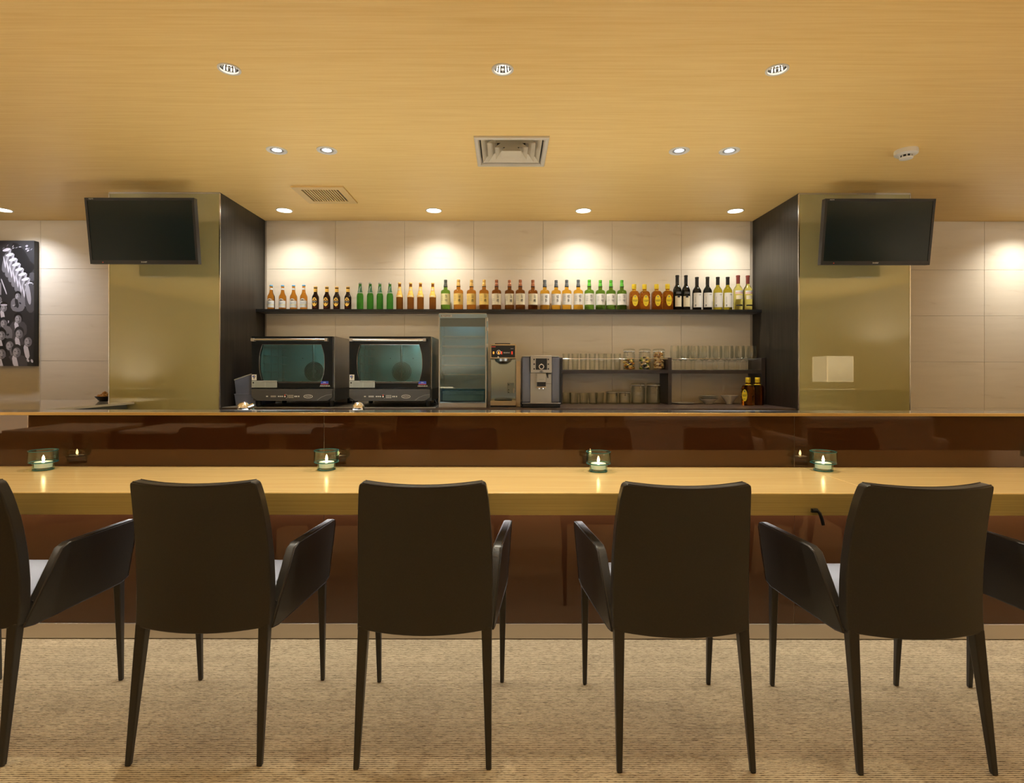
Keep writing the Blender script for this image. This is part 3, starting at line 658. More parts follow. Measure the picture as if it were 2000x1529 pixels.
def oval(R, cz, a, b, n=22, flat=False, ypos=0):
    vs = []
    for k in range(n):
        u, v = a*math.cos(2*PI*k/n), b*math.sin(2*PI*k/n)
        vs.append((u, ypos, cz+v) if flat else (R*math.sin(u/R), -R*math.cos(u/R), cz+v))
    c0 = (0, ypos, cz) if flat else (0, -R, cz)
    return MB().add(vs + [c0], [(k, (k+1) % n, n) for k in range(n)])
def bottle_root(kind): return thing(kind, '', 'bottle', (0,0,0), '')
def beer(name, r, h, glass, capm, neck=.40, sh0=.50, sh1=.70):
    t = bottle_root(name)
    part('glass_body', MB().lathe([(0,.004),(r*.8,.001),(r*.95,0),(r,.005),(r,h*sh0),(r*.93,h*(sh0+.06)),(r*.70,h*(sh0+sh1)/2+.004),(r*.50,h*sh1),(r*neck*1.05,h*(sh1+.10)),(r*neck,h*.955),(0,h*.956)], n=24), glass, t)
    part('cap', MB().lathe([(r*neck*1.10,h*.945),(r*neck*1.18,h*.952),(r*neck*1.12,h*.985),(r*neck*.9,h),(0,h)], n=18), capm, t)
    return t
def b_white_label():
    r, h = .031, .216; t = beer('beer_bottle', r, h, G['amber_beer'], LB['sky'])
    l_ = part('label', arc(r+.0006, h*.09, h*.36, 1.25), LB['ltblue'], t)
    part('label_top', oval(r+.0008, h*.36, .024, h*.085), LB['white'], l_); part('label_line', arc(r+.0010, h*.19, h*.215, 1.2), LB['lemon'], l_); part('emblem', oval(r+.0012, h*.385, .006, .005), LB['black'], l_)
    text('lettering', 'Hoegaarden', .0075, (0, -.0012, h*.27), LB['navy'], l_, bend=r)
    part('neck_label', arc(r*.46, h*.80, h*.87, 3.1), LB['white'], t); return t
def b_stout():
    r, h = .0295, .202; t = beer('stout_bottle', r, h, G['stout'], LB['capgold'], .48, .52, .72)
    l_ = part('label', oval(r+.0008, h*.33, .021, h*.19), LB['gold'], t)
    part('band', arc(r+.0012, h*.30, h*.375, .78), LB['black'], l_); text('lettering', 'GUINNESS', .0078, (0, -.0015, h*.337), M['print_white'], l_, bend=r); part('emblem', oval(r+.0012, h*.44, .0055, .0065), LB['black'], l_)
    text('small_print', 'DRAUGHT', .006, (0, -.001, h*.095), LB['red'], t, bend=r)
    part('neck_label', arc(r*.53, h*.76, h*.90, 3.1), LB['gold'], t); return t
def b_green():
    r, h = .0288, .2385; t = beer('green_beer_bottle', r, h, G['green'], M['silver'], .42, .50, .72)
    mb = MB().lathe([(r*.80, h*.625), (r*.71, h*.66), (r*.53, h*.735), (r*.46, h*.88)], (0,0,0), 14, a0=-PI/2-1.4, a1=-PI/2+1.4)
    l_ = part('neck_label', mb, LB['dkgreen'], t); part('label_rim', arc(r*.82, h*.615, h*.63, 1.4), LB['white'], l_)
    text('lettering', 'Carlsberg', .012, (.001, -r*.83, h*.745), M['print_white'], l_, rot=1.35); part('dot', oval(r*.80, h*.705, .003, .003), LB['red'], l_); return t
def b_brown():
    r, h = .0295, .237; t = beer('brown_beer_bottle', r, h, G['brown'], LB['capgold'], .42, .48, .72)
    mb = MB().lathe([(r*1.02, h*.46), (r*.99, h*.52), (r*.80, h*.60), (r*.56, h*.71), (r*.48, h*.84)], (0,0,0), 14, a0=-PI/2-1.15, a1=-PI/2+1.15)
    l_ = part('label', mb, LB['gold'], t); part('label_stripe', arc(r*1.035, h*.48, h*.515, .75), LB['cream'], l_); part('emblem', oval(r*.70, h*.74, .009, .011), LB['cream'], l_)
    text('lettering', 'PREMIUM', .0075, (0, -r*1.02, h*.575), LB['red'], l_); return t
def b_whisky(glass, capm, lab, kanji, nm):
    r, h = .041, .262; t = bottle_root(nm)
    part('glass_body', MB().lathe([(0,.006),(r*.75,.001),(r*.94,0),(r,.007),(r,h*.59),(r*.97,h*.625),(r*.86,h*.655),(r*.55,h*.675),(r*.42,h*.69),(r*.40,h*.74),(r*.40,h*.80),(0,h*.80)], n=28), glass, t)
    part('cap', MB().lathe([(r*.41,h*.775),(r*.42,h*.79),(r*.33,h*.90),(r*.31,h*.905),(r*.34,h*.915),(r*.35,h*.99),(r*.32,h),(0,h)], n=20), capm, t)
    part('neck_band', arc(r*.425, h*.765, h*.785, 3.1), LB['black'], t)
    l_ = part('label', arc(r+.0006, h*.17, h*.535, 1.28), lab, t)
    for i_, ch in enumerate(kanji): text('lettering', ch, .029, (.0085, -.0010, h*.435 - i_*.036), M['print'], l_, bend=r)
    for i_ in range(4): part('small_print', MB().lathe([(r+.0010, h*(.44-.045*i_)), (r+.0010, h*(.448-.045*i_))], (0,0,0), 6, a0=-PI/2-.95, a1=-PI/2-.35), M['print_grey'], l_)
    return t
def b_square(rotlabel=True):
    r, h = .0415, .226; t = bottle_root('square_whisky_bottle')
    part('glass_body', MB().lathe([(0,.005),(r*.85,0),(r*.97,.003),(r,.010),(r,h*.60),(r*.94,h*.67),(r*.74,h*.725),(r*.42,h*.745),(r*.36,h*.76),(r*.35,h*.83),(0,h*.83)], n=32, sq=4.5), G['square'], t)
    part('cap', MB().lathe([(r*.44,h*.81),(r*.46,h*.815),(r*.46,h*.86),(r*.42,h*.865),(r*.46,h*.88),(r*.46,h*.99),(r*.43,h),(0,h)], n=20), LB['capyellow'], t)
    part('neck_band', MB().lathe([(r*.70,h*.735),(r*.46,h*.750),(r*.40,h*.762)], n=20), LB['capyellow'], t)
    l_ = part('label', oval(0, h*.36, .0245, h*.215, flat=True, ypos=-r-.0012), LB['capyellow'], t)
    text('lettering', 'SUNTORY\nWHISKY', .0098, (0, -r-.0018, h*.355), M['print'], l_); part('emblem', oval(0, h*.505, .007, .006, flat=True, ypos=-r-.0016), M['print_grey'], l_)
    text('small_print', 'kakubin', .006, (0, -r-.0018, h*.235), M['print'], l_)
    for sx_ in (-1, 1):
        for zz in (.30, .48, .60): part('facet', MB().lathe([(0,-.0012),(.004,0),(0,.0012)], (sx_*r*.80, -r*.99, h*zz), 8, axis='y'), G['square'], t)
    return t
def b_wine(nm, r, h, glass, capm):
    t = bottle_root(nm)
    part('glass_body', MB().lathe([(0,.010),(r*.7,.002),(r*.94,0),(r,.006),(r,h*.55),(r*.95,h*.60),(r*.72,h*.66),(r*.48,h*.70),(r*.39,h*.74),(r*.37,h*.98),(0,h*.98)], n=28), glass, t)
    part('foil', MB().lathe([(r*.40,h*.76),(r*.40,h*.955),(r*.44,h*.958),(r*.44,h*.985),(r*.40,h),(0,h)], n=20), capm, t); return t
def b_wine_a():
    r, h = .0365, .305; t = b_wine('red_wine_bottle', r, h, G['wine_dark'], LB['blackfoil'])
    l_ = part('label', arc(r+.0006, h*.10, h*.40, .85), LB['cream'], t); part('badge', arc(r+.0010, h*.355, h*.42, .30), LB['black'], l_)
    part('upper_label', arc(r+.0006, h*.46, h*.52, .6), M['grey_dark'], t); return t
def b_wine_b(glass):
    r, h = .0375, .288; t = b_wine('wine_bottle', r, h, glass, LB['blackfoil'])
    l_ = part('label', arc(r+.0006, h*.085, h*.515, 1.15), LB['white'], t); text('lettering', '108', .014, (.012, -.001, h*.455), M['print'], l_, bend=r)
    part('small_print', MB().lathe([(r+.0010, h*.11), (r+.0010, h*.17)], (0,0,0), 5, a0=-PI/2-.75, a1=-PI/2-.50), M['print_grey'], l_)
    part('side_print', MB().lathe([(r+.0010, h*.22), (r+.0010, h*.40)], (0,0,0), 3, a0=-PI/2-.66, a1=-PI/2-.60), M['print_grey'], l_); return t
def b_wine_c():
    r, h = .0385, .302; t = b_wine('white_wine_bottle', r, h, G['wine_pale'], LB['maroon'])
    l_ = part('label', arc(r+.0006, h*.46, h*.545, .95), LB['pink'], t); part('label_wave', arc(r+.0010, h*.52, h*.555, .9), LB['ltblue'], l_)
    part('lower_label', arc(r+.0006, h*.31, h*.42, .75), LB['cream'], t); part('name_band', arc(r+.0006, h*.115, h*.155, .75), LB['black'], t); return t
ORD = ['first', 'second', 'third', 'fourth', 'fifth', 'sixth', 'seventh', 'eighth', 'ninth']
def row(proto, xs, group, what, y=4.66, z=1.7055, jit=.012):
    n = len(xs); nw = {1:'', 2:'two', 3:'three', 4:'four'}.get(n, str(n))
    for i, x in enumerate(xs):
        o = proto if i == 0 else copy_tree(proto)
        yy = y + random.uniform(-jit, jit); o.location = (mx(x, y), yy, z); o.rotation_euler = (0, 0, random.uniform(-.06, .06) - math.atan2(mx(x, y), y)*0)
        if n == 1: o['label'] = what
        elif n == 2: o['label'] = ('left' if i == 0 else 'right') + ' one of the two ' + what
        else: o['label'] = (ORD[i] + ' from the left of the ' + nw + ' ' + what)
        o['group'] = group
row(b_white_label(), [529.9, 551.5, 573.1, 594], 'amber beers with pale labels on the shelf', 'amber beer bottles with pale blue labels')
row(b_stout(), [617, 639, 657.7, 680], 'black stouts with round gold labels on the shelf', 'black stout bottles with oval gold labels')
row(b_green(), [703, 722.8, 741.2, 761], 'slim green beers on the shelf', 'slim green beer bottles with dark green neck labels')
row(b_brown(), [780.8, 802, 821.3, 844.9], 'brown beers with yellow shoulder labels on the shelf', 'brown beer bottles with yellow shoulder labels')
row(b_whisky(G['green_whisky'], LB['capdark'], LB['lemon'], '白州', 'green_whisky_bottle'), [870], 'whiskies on the shelf', 'green whisky bottle with yellowish label and dark grey cap')
row(b_whisky(G['whisky'], LB['capgold'], LB['yellow'], '山崎', 'whisky_bottle'), [895.4, 920.5, 945.2], 'amber whiskies with yellow labels on the shelf', 'amber whisky bottles with gold caps and yellow labels')
row(b_whisky(G['dark_whisky'], LB['copper'], LB['cream'], '山崎', 'whisky_bottle'), [969.6, 994.9, 1016, 1040.6], 'dark whiskies with copper caps on the shelf', 'dark amber whisky bottles with copper caps, cream labels')
row(b_whisky(G['gold_whisky'], LB['capgrey'], LB['white'], '知多', 'whisky_bottle'), [1063.9, 1086.3, 1106.6, 1129], 'golden whiskies with grey caps on the shelf', 'golden whisky bottles with grey caps, white labels')
row(b_whisky(G['green_whisky'], LB['capgreen'], LB['white'], '白州', 'green_whisky_bottle'), [1150.3, 1172.5, 1193.4, 1214.5], 'green whiskies with green caps on the shelf', 'green whisky bottles with bright green caps, white labels')
sqb = b_square()
row(sqb, [1238.3, 1259, 1282, 1302.8], 'square whiskies on the upper shelf', 'square amber bottles with yellow ovals, long shelf')
row(b_wine_a(), [1322.8, 1340], 'dark wines with cream labels on the shelf', 'dark wine bottles with low cream labels')
row(b_wine_b(G['wine_dark']), [1360.7, 1380.6], 'dark wines with white labels on the shelf', 'dark wine bottles with tall white labels')
row(b_wine_b(G['wine_olive']), [1401, 1420], 'olive wines with white labels on the shelf', 'yellow olive wine bottles with tall white labels')
row(b_wine_c(), [1440.4, 1460], 'pale white wines on the shelf', 'clear pale wine bottles with maroon necks by the right column')

# ------------------------------------------------------------------ back counter
CZ = .905
bc = thing('back_counter', 'dark brown back counter carrying the ovens and coffee machines', 'counter', (0, 4.4, 0))
part('worktop', MB().box(mx(429,YC)+.0005, mx(1560,YC)-.0005, 4.035, YB-.0005, CZ-.024, CZ), M['counter'], bc, bevel=.0015)
part('carcass', MB().box(mx(429,YC)+.002, mx(1560,YC)-.002, 4.06, YB-.0005, 0, CZ-.024), M['black_lam'], bc, smooth=False)
part('steel_top', MB().box(mx(429,YC)+.002, mx(853,4.10), 4.028, 4.70, CZ, CZ+.004), M['steel_rough'], bc, smooth=False)

# plate with a hole (front view in XZ), thickness in Y
def holed(outer, inner, y0, y1):
    mb = MB()
    bm = bmesh.new()
    for poly in (outer, inner):
        v = [bm.verts.new((a, 0, b)) for a, b in poly]
        for i in range(len(v)): bm.edges.new((v[i], v[(i+1) % len(v)]))
    bmesh.ops.triangle_fill(bm, use_beauty=True, edges=bm.edges[:]); bm.verts.index_update()
    P = [tuple(v.co) for v in bm.verts]; F = [tuple(v.index for v in f.verts) for f in bm.faces]; bm.free()
    mb.add([(p[0], y0, p[2]) for p in P], F); mb.add([(p[0], y1, p[2]) for p in P], F)
    for poly in (outer, inner):
        n = len(poly); mb.add([(a, y0, b) for a, b in poly] + [(a, y1, b) for a, b in poly], [(i, (i+1) % n, (i+1) % n + n, i+n) for i in range(n)])
    return mb
def barrel(x0, x1, z0, z1, bulge, rad=.012):
    pts = []; n = 14
    for i in range(n+1):
        f = i/n; pts.append((x1 - rad*(1-min(1, 4*f, 4*(1-f))) + bulge*math.sin(PI*f) - bulge, z0 + (z1-z0)*f))
    for i in range(n+1):
        f = 1-i/n; pts.append((x0 + rad*(1-min(1, 4*f, 4*(1-f))) - bulge*math.sin(PI*f) + bulge, z0 + (z1-z0)*f))
    return pts
OW, OD, OY = .615, .58, 4.06
def make_oven():
    t = thing('convection_oven', '', 'oven', (0,0,0), 'countertop ovens')
    W, zt = OW, .533; z_pan = .140; z0 = .036
    # origin: front left bottom corner on the counter (y=0 front)
    part('body', MB().box(0,W,.03,OD,z_pan-.005,z_pan).box(0,W,.03,OD,zt-.004,zt).box(0,.004,.03,OD,z_pan,zt).box(W-.004,W,.03,OD,z_pan,zt).box(0,W,OD-.004,OD,z_pan,zt), M['steel_rough'], t, smooth=False)
    part('lower_body', MB().box(0,W,.03,OD,z0+.01,z_pan), M['grey_dark'], t, smooth=False)
    dz0, dz1 = z_pan, zt-.002
    rect = [(.0,dz0),(W-.006,dz0),(W-.006,dz1),(.0,dz1)]
    win = barrel(.058, .548, .190, .470, .013, .010)
    d = part('door', holed(rect, win, 0, .028), M['black_gloss'], t, smooth=False, label='black glass oven door')
    part('window', MB().prism(win, 'y', .010, .013), M['oven_glass'], d, smooth=False)
    rim = [(a, .0, b) for a, b in win]; part('window_rim', MB().tube([(a, -.0003, b) for a, b in win] + [(win[0][0], -.0003, win[0][1])], .0012, 6), M['steel'], d)
    h = part('handle', MB().tube([(.035,-.030,.503),(W-.055,-.030,.503)], .0095, 14), M['steel'], d)
    for x in (.022, W-.045): part('handle_bracket', MB().box(x-.012, x+.012, -.040, .001, .492, .514), M['steel_rough'], h, bevel=.003)
    # cavity
    tl = M['liner']
    c = part('cavity', MB().box(.03,W-.03,.475,.479,.16,.51).box(.03,W-.03,.03,.475,.505,.509).box(.03,W-.03,.03,.475,.155,.159).box(.028,.031,.03,.475,.16,.51).box(W-.031,W-.028,.03,.475,.16,.51), tl, t, smooth=False)
    fx, fz = W/2-.003, .267
    part('oven_lamp', MB().lathe([(.020,0),(.018,.006),(0,.008)], (W-.20,.25,.5045), 16).lathe([(.020,0),(.018,-.006),(0,-.008)], (W-.20,.25,.5045), 16), M['lamp_glow'], c)
    part('fan_plate', MB().box(.12,W-.12,.468,.474,.17,.50), tl, c, smooth=False)
    for k in range(7): part('fan_guard_ring', MB().ring(.080-.0095*k, .0765-.0095*k, 0, .006, (fx,.468,fz), 36, 'y'), M['ring'], c)
    part('steam_pipe', MB().tube([(fx,.455,.50),(fx,.455,fz-.055)], .007, 10), M['wire'], c)
    for sx_, sy_ in ((-.095,.11),(.095,.11),(-.095,-.085),(.095,-.085)): part('screw', MB().lathe([(.004,0),(.004,.004),(0,.004)], (fx+sx_,.468,fz+sy_), 8, 'y'), M['ring'], c)
    for xs in (.062, W-.062):
        mb = MB()
        for y in (.07, .20, .33, .44): mb.tube([(xs,y,.17),(xs,y,.49)], .0022, 6)
        for k in range(5):
            zz = .205 + .062*k; mb.tube([(xs,.06,zz),(xs,.45,zz)], .0022, 6)
            s_ = 1 if xs < .3 else -1; mb.tube([(xs+.018*s_,.06,zz-.006),(xs+.018*s_,.45,zz-.006)], .0022, 6); mb.tube([(xs,.06,zz),(xs+.018*s_,.06,zz-.006)], .0022, 6)
        part('side_rack', mb, M['wire'], c)
    # lower trim and control panel
    cp = part('control_panel', MB().prism([(0,z_pan-.004),(W-.006,z_pan-.004),(W-.006,.074),(W-.05,z0+.010),(.05,z0+.010),(0,.074)], 'y', -.004, .03), M['grey_dark'], t, bevel=.003, label='curved control panel strip')
    part('panel_swoosh', MB().tube([(W-.120,-.0042,.052),(W-.09,-.0042,.074),(W-.05,-.0042,.090),(W-.010,-.0042,.096)], .0016, 6), M['grey'], cp)
    yy = -.0052
    part('display', MB().box(.146,.186,yy,-.003,.074,.086), M['silver'], cp, smooth=False)
    for x0_, x1_ in ((.112,.126),(.200,.212),(.216,.226),(.230,.240)): part('button', MB().box(x0_,x1_,yy,-.003,.076,.084), M['print_white'], cp, smooth=False)
    for i in range(3):
        for j in range(2): part('button', MB().box(.279+.0135*i,.290+.0135*i,yy,-.003,.068+.013*j,.078+.013*j), M['silver'], cp, smooth=False)
    for x0_ in (.324,.336,.352): part('button', MB().box(x0_,x0_+.009,yy,-.003,.075,.085), M['print_white'], cp, smooth=False)
    k_ = part('knob', MB().lathe([(.0155,0),(.0155,.010),(.012,.014),(0,.014)], (.258,-.003,.080), 24, 'y'), M['black'], cp)
    part('knob_ring', MB().ring(.0165,.0145,0,.0035,(.258,-.003,.080),28,'y'), M['print_white'], k_); part('knob_mark', MB().box(.2555,.2605,-.0178,-.0165,.084,.094), M['red'], k_, smooth=False); part('knob_dot', MB().lathe([(.006,0),(.006,.001),(0,.001)], (.258,-.017,.079), 16, 'y'), M['print_white'], k_)
    lg = part('logo_plate', MB().lathe([(.034,0),(.034,.0012),(0,.0012)], (.427,-.004,.080), 32, 'y', sy=.40), M['print_white'], cp)
    part('logo_field', MB().lathe([(.030,0),(.030,.0006),(0,.0006)], (.427,-.0052,.080), 32, 'y', sy=.34), M['print'], lg); text('lettering', 'UNOX', .015, (.427, -.0062, .080), M['print_white'], lg)
    # stickers on the door
    s_ = part('data_label', MB().box(.001,.192,-.0008,.0,.146,.198), M['card'], d, smooth=False)
    for i in range(7): part('print_line', MB().box(.028,.098,-.0011,-.0008,.152+.0055*i,.1535+.0055*i), M['print_grey'], s_, smooth=False); 
    for i in range(7): part('print_line', MB().box(.108,.184,-.0011,-.0008,.152+.0055*i,.1535+.0055*i), M['print_grey'], s_, smooth=False)
    part('print_dot', MB().lathe([(.006,0),(.006,.0004),(0,.0004)], (.014,-.0008,.182), 14, 'y'), M['print'], s_); part('print_dot', MB().ring(.006,.0045,0,.0004,(.014,-.0008,.161),14,'y'), M['print_grey'], s_)
    s_ = part('approval_sticker', MB().box(.002,.038,-.0008,0,.201,.244), M['print_white'], d, smooth=False)
    part('sticker_mark', MB().ring(.009,.004,0,.0004,(.020,-.0008,.228),18,'y'), M['print'], s_); part('sticker_mark', MB().lathe([(.006,0),(.006,.0004),(0,.0004)], (.013,-.0009,.229), 14, 'y'), M['blue'], s_); part('sticker_mark', MB().box(.0165,.0215,-.0012,-.0008,.209,.222), M['print'], s_, smooth=False)
    s_ = part('maker_badge', MB().box(.520,.578,-.0008,0,.172,.194), M['blue'], d, smooth=False); part('badge_line', MB().box(.520,.578,-.0011,-.0008,.171,.1735), M['red'], s_, smooth=False); text('lettering', 'FMI', .013, (.549, -.0012, .184), M['print_white'], s_)
    text('lettering', 'ARIANNA', .0175, (.552, -.001, .1585), M['print_white'], d)
    part('door_line', MB().box(.20,.515,-.0008,0,.1825,.1840), M['silver'], d, smooth=False)
    for x, y in ((.03,.06),(W-.03,.06),(.03,OD-.05),(W-.03,OD-.05)): part('foot', MB().lathe([(.017,0),(.019,.004),(.019,.05)], (x,y,0), 16), M['black'], t)
    return t
M['lamp_glow'] = emat('oven_lamp_glow', (.74,1,.97), 75, True)
M['liner'] = mat('oven_liner_pale', (.40, .56, .54), .34, .25)
ov = make_oven()
ov.location = (mx(491.3, OY), OY, CZ+.0045); ov['label'] = 'left countertop convection oven with black glass door, beside the blue grey bins'
o2 = copy_tree(ov); o2.location = (mx(682.2, OY), OY, CZ+.0045); o2['label'] = 'right countertop convection oven, between the first oven and tall glass cabinet'

# storage bins left of the first oven
bx0, bx1, by0, by1 = -2.095, -1.93, 4.17, 4.55
for i, lab in enumerate(('lower blue grey plastic bin of the stacked pair by the left column', 'upper blue grey plastic bin with slanted rim, stacked by the left column')):
    z0_ = CZ+.0045 + .092*i; zl, zr = (z0_+.090, z0_+.090) if i == 0 else (z0_+.110, z0_+.165)
    t = thing('storage_bin', lab, 'bin', ((bx0+bx1)/2, by0, z0_), 'stacked storage bins')
    tp = .008; mb = MB()
    A = [(bx0+tp,by0+tp,z0_),(bx1-tp,by0+tp,z0_),(bx1-tp,by1-tp,z0_),(bx0+tp,by1-tp,z0_)]; B = [(bx0,by0,zl),(bx1,by0,zr),(bx1,by1,zr),(bx0,by1,zl)]
    ins = .004; A2 = [(x+(ins if x < -2 else -ins), y+(ins if y < 4.4 else -ins), z+ins) for x,y,z in A]; B2 = [(x+(ins if x < -2 else -ins), y+(ins if y < 4.4 else -ins), z) for x,y,z in B]
    V = A+B+A2+B2; mb.add(V, [(0,3,2,1)] + [(k,(k+1)%4,(k+1)%4+4,k+4) for k in range(4)] + [(8,9,10,11)] + [(k+8,k+12,(k+1)%4+12,(k+1)%4+8) for k in range(4)] + [(k+4,(k+1)%4+4,(k+1)%4+12,k+12) for k in range(4)])
    part('tub', mb, M['bin'], t, smooth=False)
    part('rim', MB().tube([B[0],B[1],B[2],B[3],B[0]], .0045, 8), mat('bin_rim', (.42,.42,.40), .4) if i else M['bin'], t)

M['fill_glow'] = emat('cabinet_fill_glow', (.80,.97,1), 22, True)  # glow added to light the cabinet interior
# ------------------------------------------------------------------ glass warming cabinet
d = 4.10; k = d/1055; cx0, cx1, zt = mx(857,d), mx(950,d), mz(612,d); zb = CZ+.0005; cy1 = d+.36
t = thing('warming_cabinet', 'tall glass-fronted warming cabinet with wire shelves', 'display cabinet', ((cx0+cx1)/2, d, zb))
part('base', MB().box(cx0,cx1,d,cy1,zb,zb+.032), M['steel_rough'], t, bevel=.001)
hd = part('header', MB().box(cx0,cx1,d,cy1,zt-.036,zt), mat('blue_grey_metal', (.26,.33,.35), .35, .3), t, bevel=.001)
part('header_trim', MB().box(cx0,cx1,d-.002,d+.004,zt-.003,zt+.001), M['steel'], hd, smooth=False)
npl = part('nameplate', MB().box(cx0+.016,cx0+.100,d-.0015,d,zt-.028,zt-.010), M['silver'], hd, smooth=False); text('lettering', 'FUJIMAK', .015, (cx0+.062, d-.002, zt-.019), M['print'], npl); part('nameplate_mark', MB().box(cx0+.020,cx0+.024,d-.0022,d-.0014,zt-.026,zt-.012), M['print'], npl, smooth=False)
part('back_panel', MB().box(cx0,cx1,cy1-.004,cy1,zb+.03,zt-.03), M['liner2'] if 'liner2' in M else M.setdefault('liner2', mat('cabinet_liner', (.26,.42,.45), .32, .2)), t, smooth=False)
for x0_, x1_ in ((cx0, cx0+.004), (cx1-.004, cx1)): part('side_panel', MB().box(x0_,x1_,d+.004,cy1,zb+.03,zt-.03), M['liner2'], t, smooth=False)
for x0_, x1_ in ((cx0, cx0+.008), (cx1-.008, cx1)): part('corner_post', MB().box(x0_,x1_,d,d+.010,zb+.03,zt-.03), M['steel_rough'], t, smooth=False)
part('glass_door', MB().box(cx0+.008,cx1-.008,d+.002,d+.006,zb+.034,zt-.037), M['door_glass'], t, smooth=False)
for y in (657.5, 676, 694.5, 713.5, 731.5, 765.5, 769):
    z = mz(y, d+.04); mb = MB().box(cx0+.022,cx1-.014,d+.030,d+.040,z-.0045,z+.0045)
    for kx in range(11): xx = cx0+.03+kx*(cx1-cx0-.06)/10; mb.tube([(xx,d+.04,z),(xx,cy1-.02,z)], .0014, 5)
    for yy_ in (.14,.24,.33): mb.tube([(cx0+.02,d+yy_,z-.002),(cx1-.014,d+yy_,z-.002)], .0018, 5)
    part('wire_shelf', mb, M['steel_rough'], t)
for xs in (cx0+.010, cx1-.012): part('shelf_standard', MB().box(xs-.003,xs+.003,d+.05,d+.06,zb+.04,zt-.05), M['wire'], t, smooth=False)
part('added_lip', MB().box(cx0+.009,cx1-.009,d+.009,d+.013,zt-.100,zt-.036), mat('added_lip', (.05,.06,.062), .3), t, smooth=False)  # dark lip added to keep the glowing strip behind it out of view
part('cabinet_fill', MB().box(cx0+.03,cx1-.03,d+.020,d+.035,zt-.042,zt-.037), M['fill_glow'], t, smooth=False)  # added glowing strip that brightens the shelves, hidden from view
part('heater_tray', MB().box(cx0+.02,cx1-.02,d+.05,cy1-.02,zb+.045,zb+.095), M['steel_rough'], t, bevel=.002)
for y in (624, 643, 675): z = mz(y, d+.02); part('side_hook', MB().lathe([(0,-.016),(.005,-.012),(.0065,0),(.005,.012),(0,.016)], (cx1+.005,d+.02,z), 12), M['white'], t)

# ------------------------------------------------------------------ filter coffee brewer
d = 4.14; k = d/1055; x0, x1 = mx(957.5,d), mx(1008,d); zt = mz(672,d); zb = CZ+.0005
t = thing('coffee_brewer', 'tall steel filter coffee brewer with red and orange switches', 'coffee brewer', ((x0+x1)/2, d, zb))
gold = M['warm_steel'] = mat('warm_steel', (.62,.50,.33), .33, .9)
part('base', MB().box(x0,x1,d,d+.34,zb+.012,zb+.047), gold, t, bevel=.002); part('plinth', MB().box(x0+.002,x1-.002,d+.004,d+.33,zb,zb+.012), M['black'], t, smooth=False)
part('hot_plate', MB().lathe([(.068,zb+.047),(.070,zb+.051),(.066,zb+.054),(0,zb+.054)], ((x0+x1)/2,d+.09,0), 32), M['black'], t)
part('rear_column', MB().box(x0,x1,d+.17,d+.34,zb+.047,zt-.11), M['mirror_steel'] if 'mirror_steel' in M else M.setdefault('mirror_steel', mat('mirror_steel', (.50,.58,.58), .16, 1)), t, bevel=.002)
part('side_tank', MB().box(x1+.001,x1+.034,d+.03,d+.34,zb,zt-.13), gold, t, bevel=.002)
hd = part('head', MB().box(x0,x1,d,d+.34,zt-.110,zt), gold, t, bevel=.002)
pn = part('switch_panel', MB().box(x0+.008,x1-.008,d-.002,d+.001,zt-.102,zt-.010), M['black_gloss'], hd, smooth=False)
part('filter_funnel', MB().lathe([(.030,zt-.150),(.062,zt-.130),(.066,zt-.110)], ((x0+x1)/2,d+.09,0), 28), M['steel'], t)
part('lid_handle', MB().box(x0+.035,x1-.045,d+.02,d+.05,zt,zt+.008), M['black'], hd, bevel=.002)
def sw(px_, m_, h_=.018, w_=.010): x = mx(px_, d); z = mz(689, d); part('switch', MB().box(x-w_/2,x+w_/2,d-.006,d-.001,z-h_/2,z+h_/2), m_, pn, bevel=.0015)
sw(964, M['orange']); sw(974, M['orange'], .020); sw(979.6, M['red'], .022); sw(1000, M['red'], .024)
part('dial_ring', MB().ring(.017,.013,0,.003,(mx(974,d),d-.002,mz(688,d)),28,'y'), M['print_white'], pn); part('indicator', MB().lathe([(.005,0),(.005,.002),(0,.002)], (mx(973,d),d-.002,mz(697,d)), 14, 'y'), M['print_white'], pn)
text('lettering', 'BONMAC', .012, (mx(990,d), d-.003, mz(689,d)), M['print_white'], pn); text('small_print', 'POWER', .006, (mx(1000,d), d-.003, mz(681,d)), M['print_white'], pn)
part('red_print', MB().box(mx(960,d),mx(968,d),d-.0026,d-.002,mz(678,d),mz(676.5,d)), LB['red'], pn, smooth=False)
st = part('instruction_sticker', MB().box(mx(991,d+.17),mx(1004,d+.17),d+.1685,d+.1695,mz(767,d+.17),mz(748,d+.17)), M['card'], t, smooth=False)
for y in (750, 760, 765): part('sticker_mark', MB().prism([(mx(992,d+.17),mz(y+2,d+.17)),(mx(995,d+.17),mz(y+2,d+.17)),(mx(993.5,d+.17),mz(y-.5,d+.17))], 'y', d+.168, d+.1684), M['print'], st, smooth=False)
part('tag', MB().box(mx(1002.3,d+.16),mx(1004.5,d+.16),d+.165,d+.168,mz(768,d+.16),mz(758,d+.16)), M['porcelain'], t, smooth=False)
solo('power_cable', MB().tube([(x1+.038,d+.02,zb+.006),(x1+.050,d+.005,zb+.008),(x1+.038,d-.01,zb+.030),(x1+.050,d-.01,zb+.046),(x1+.055,d-.012,zb+.030),(x1+.046,d-.02,zb+.008),(x1+.036,d-.03,zb+.006)], .004, 8), M['black'], 'looped black power cable between brewer and bean-to-cup machine', 'cable', (x1+.05, d+.1, zb))

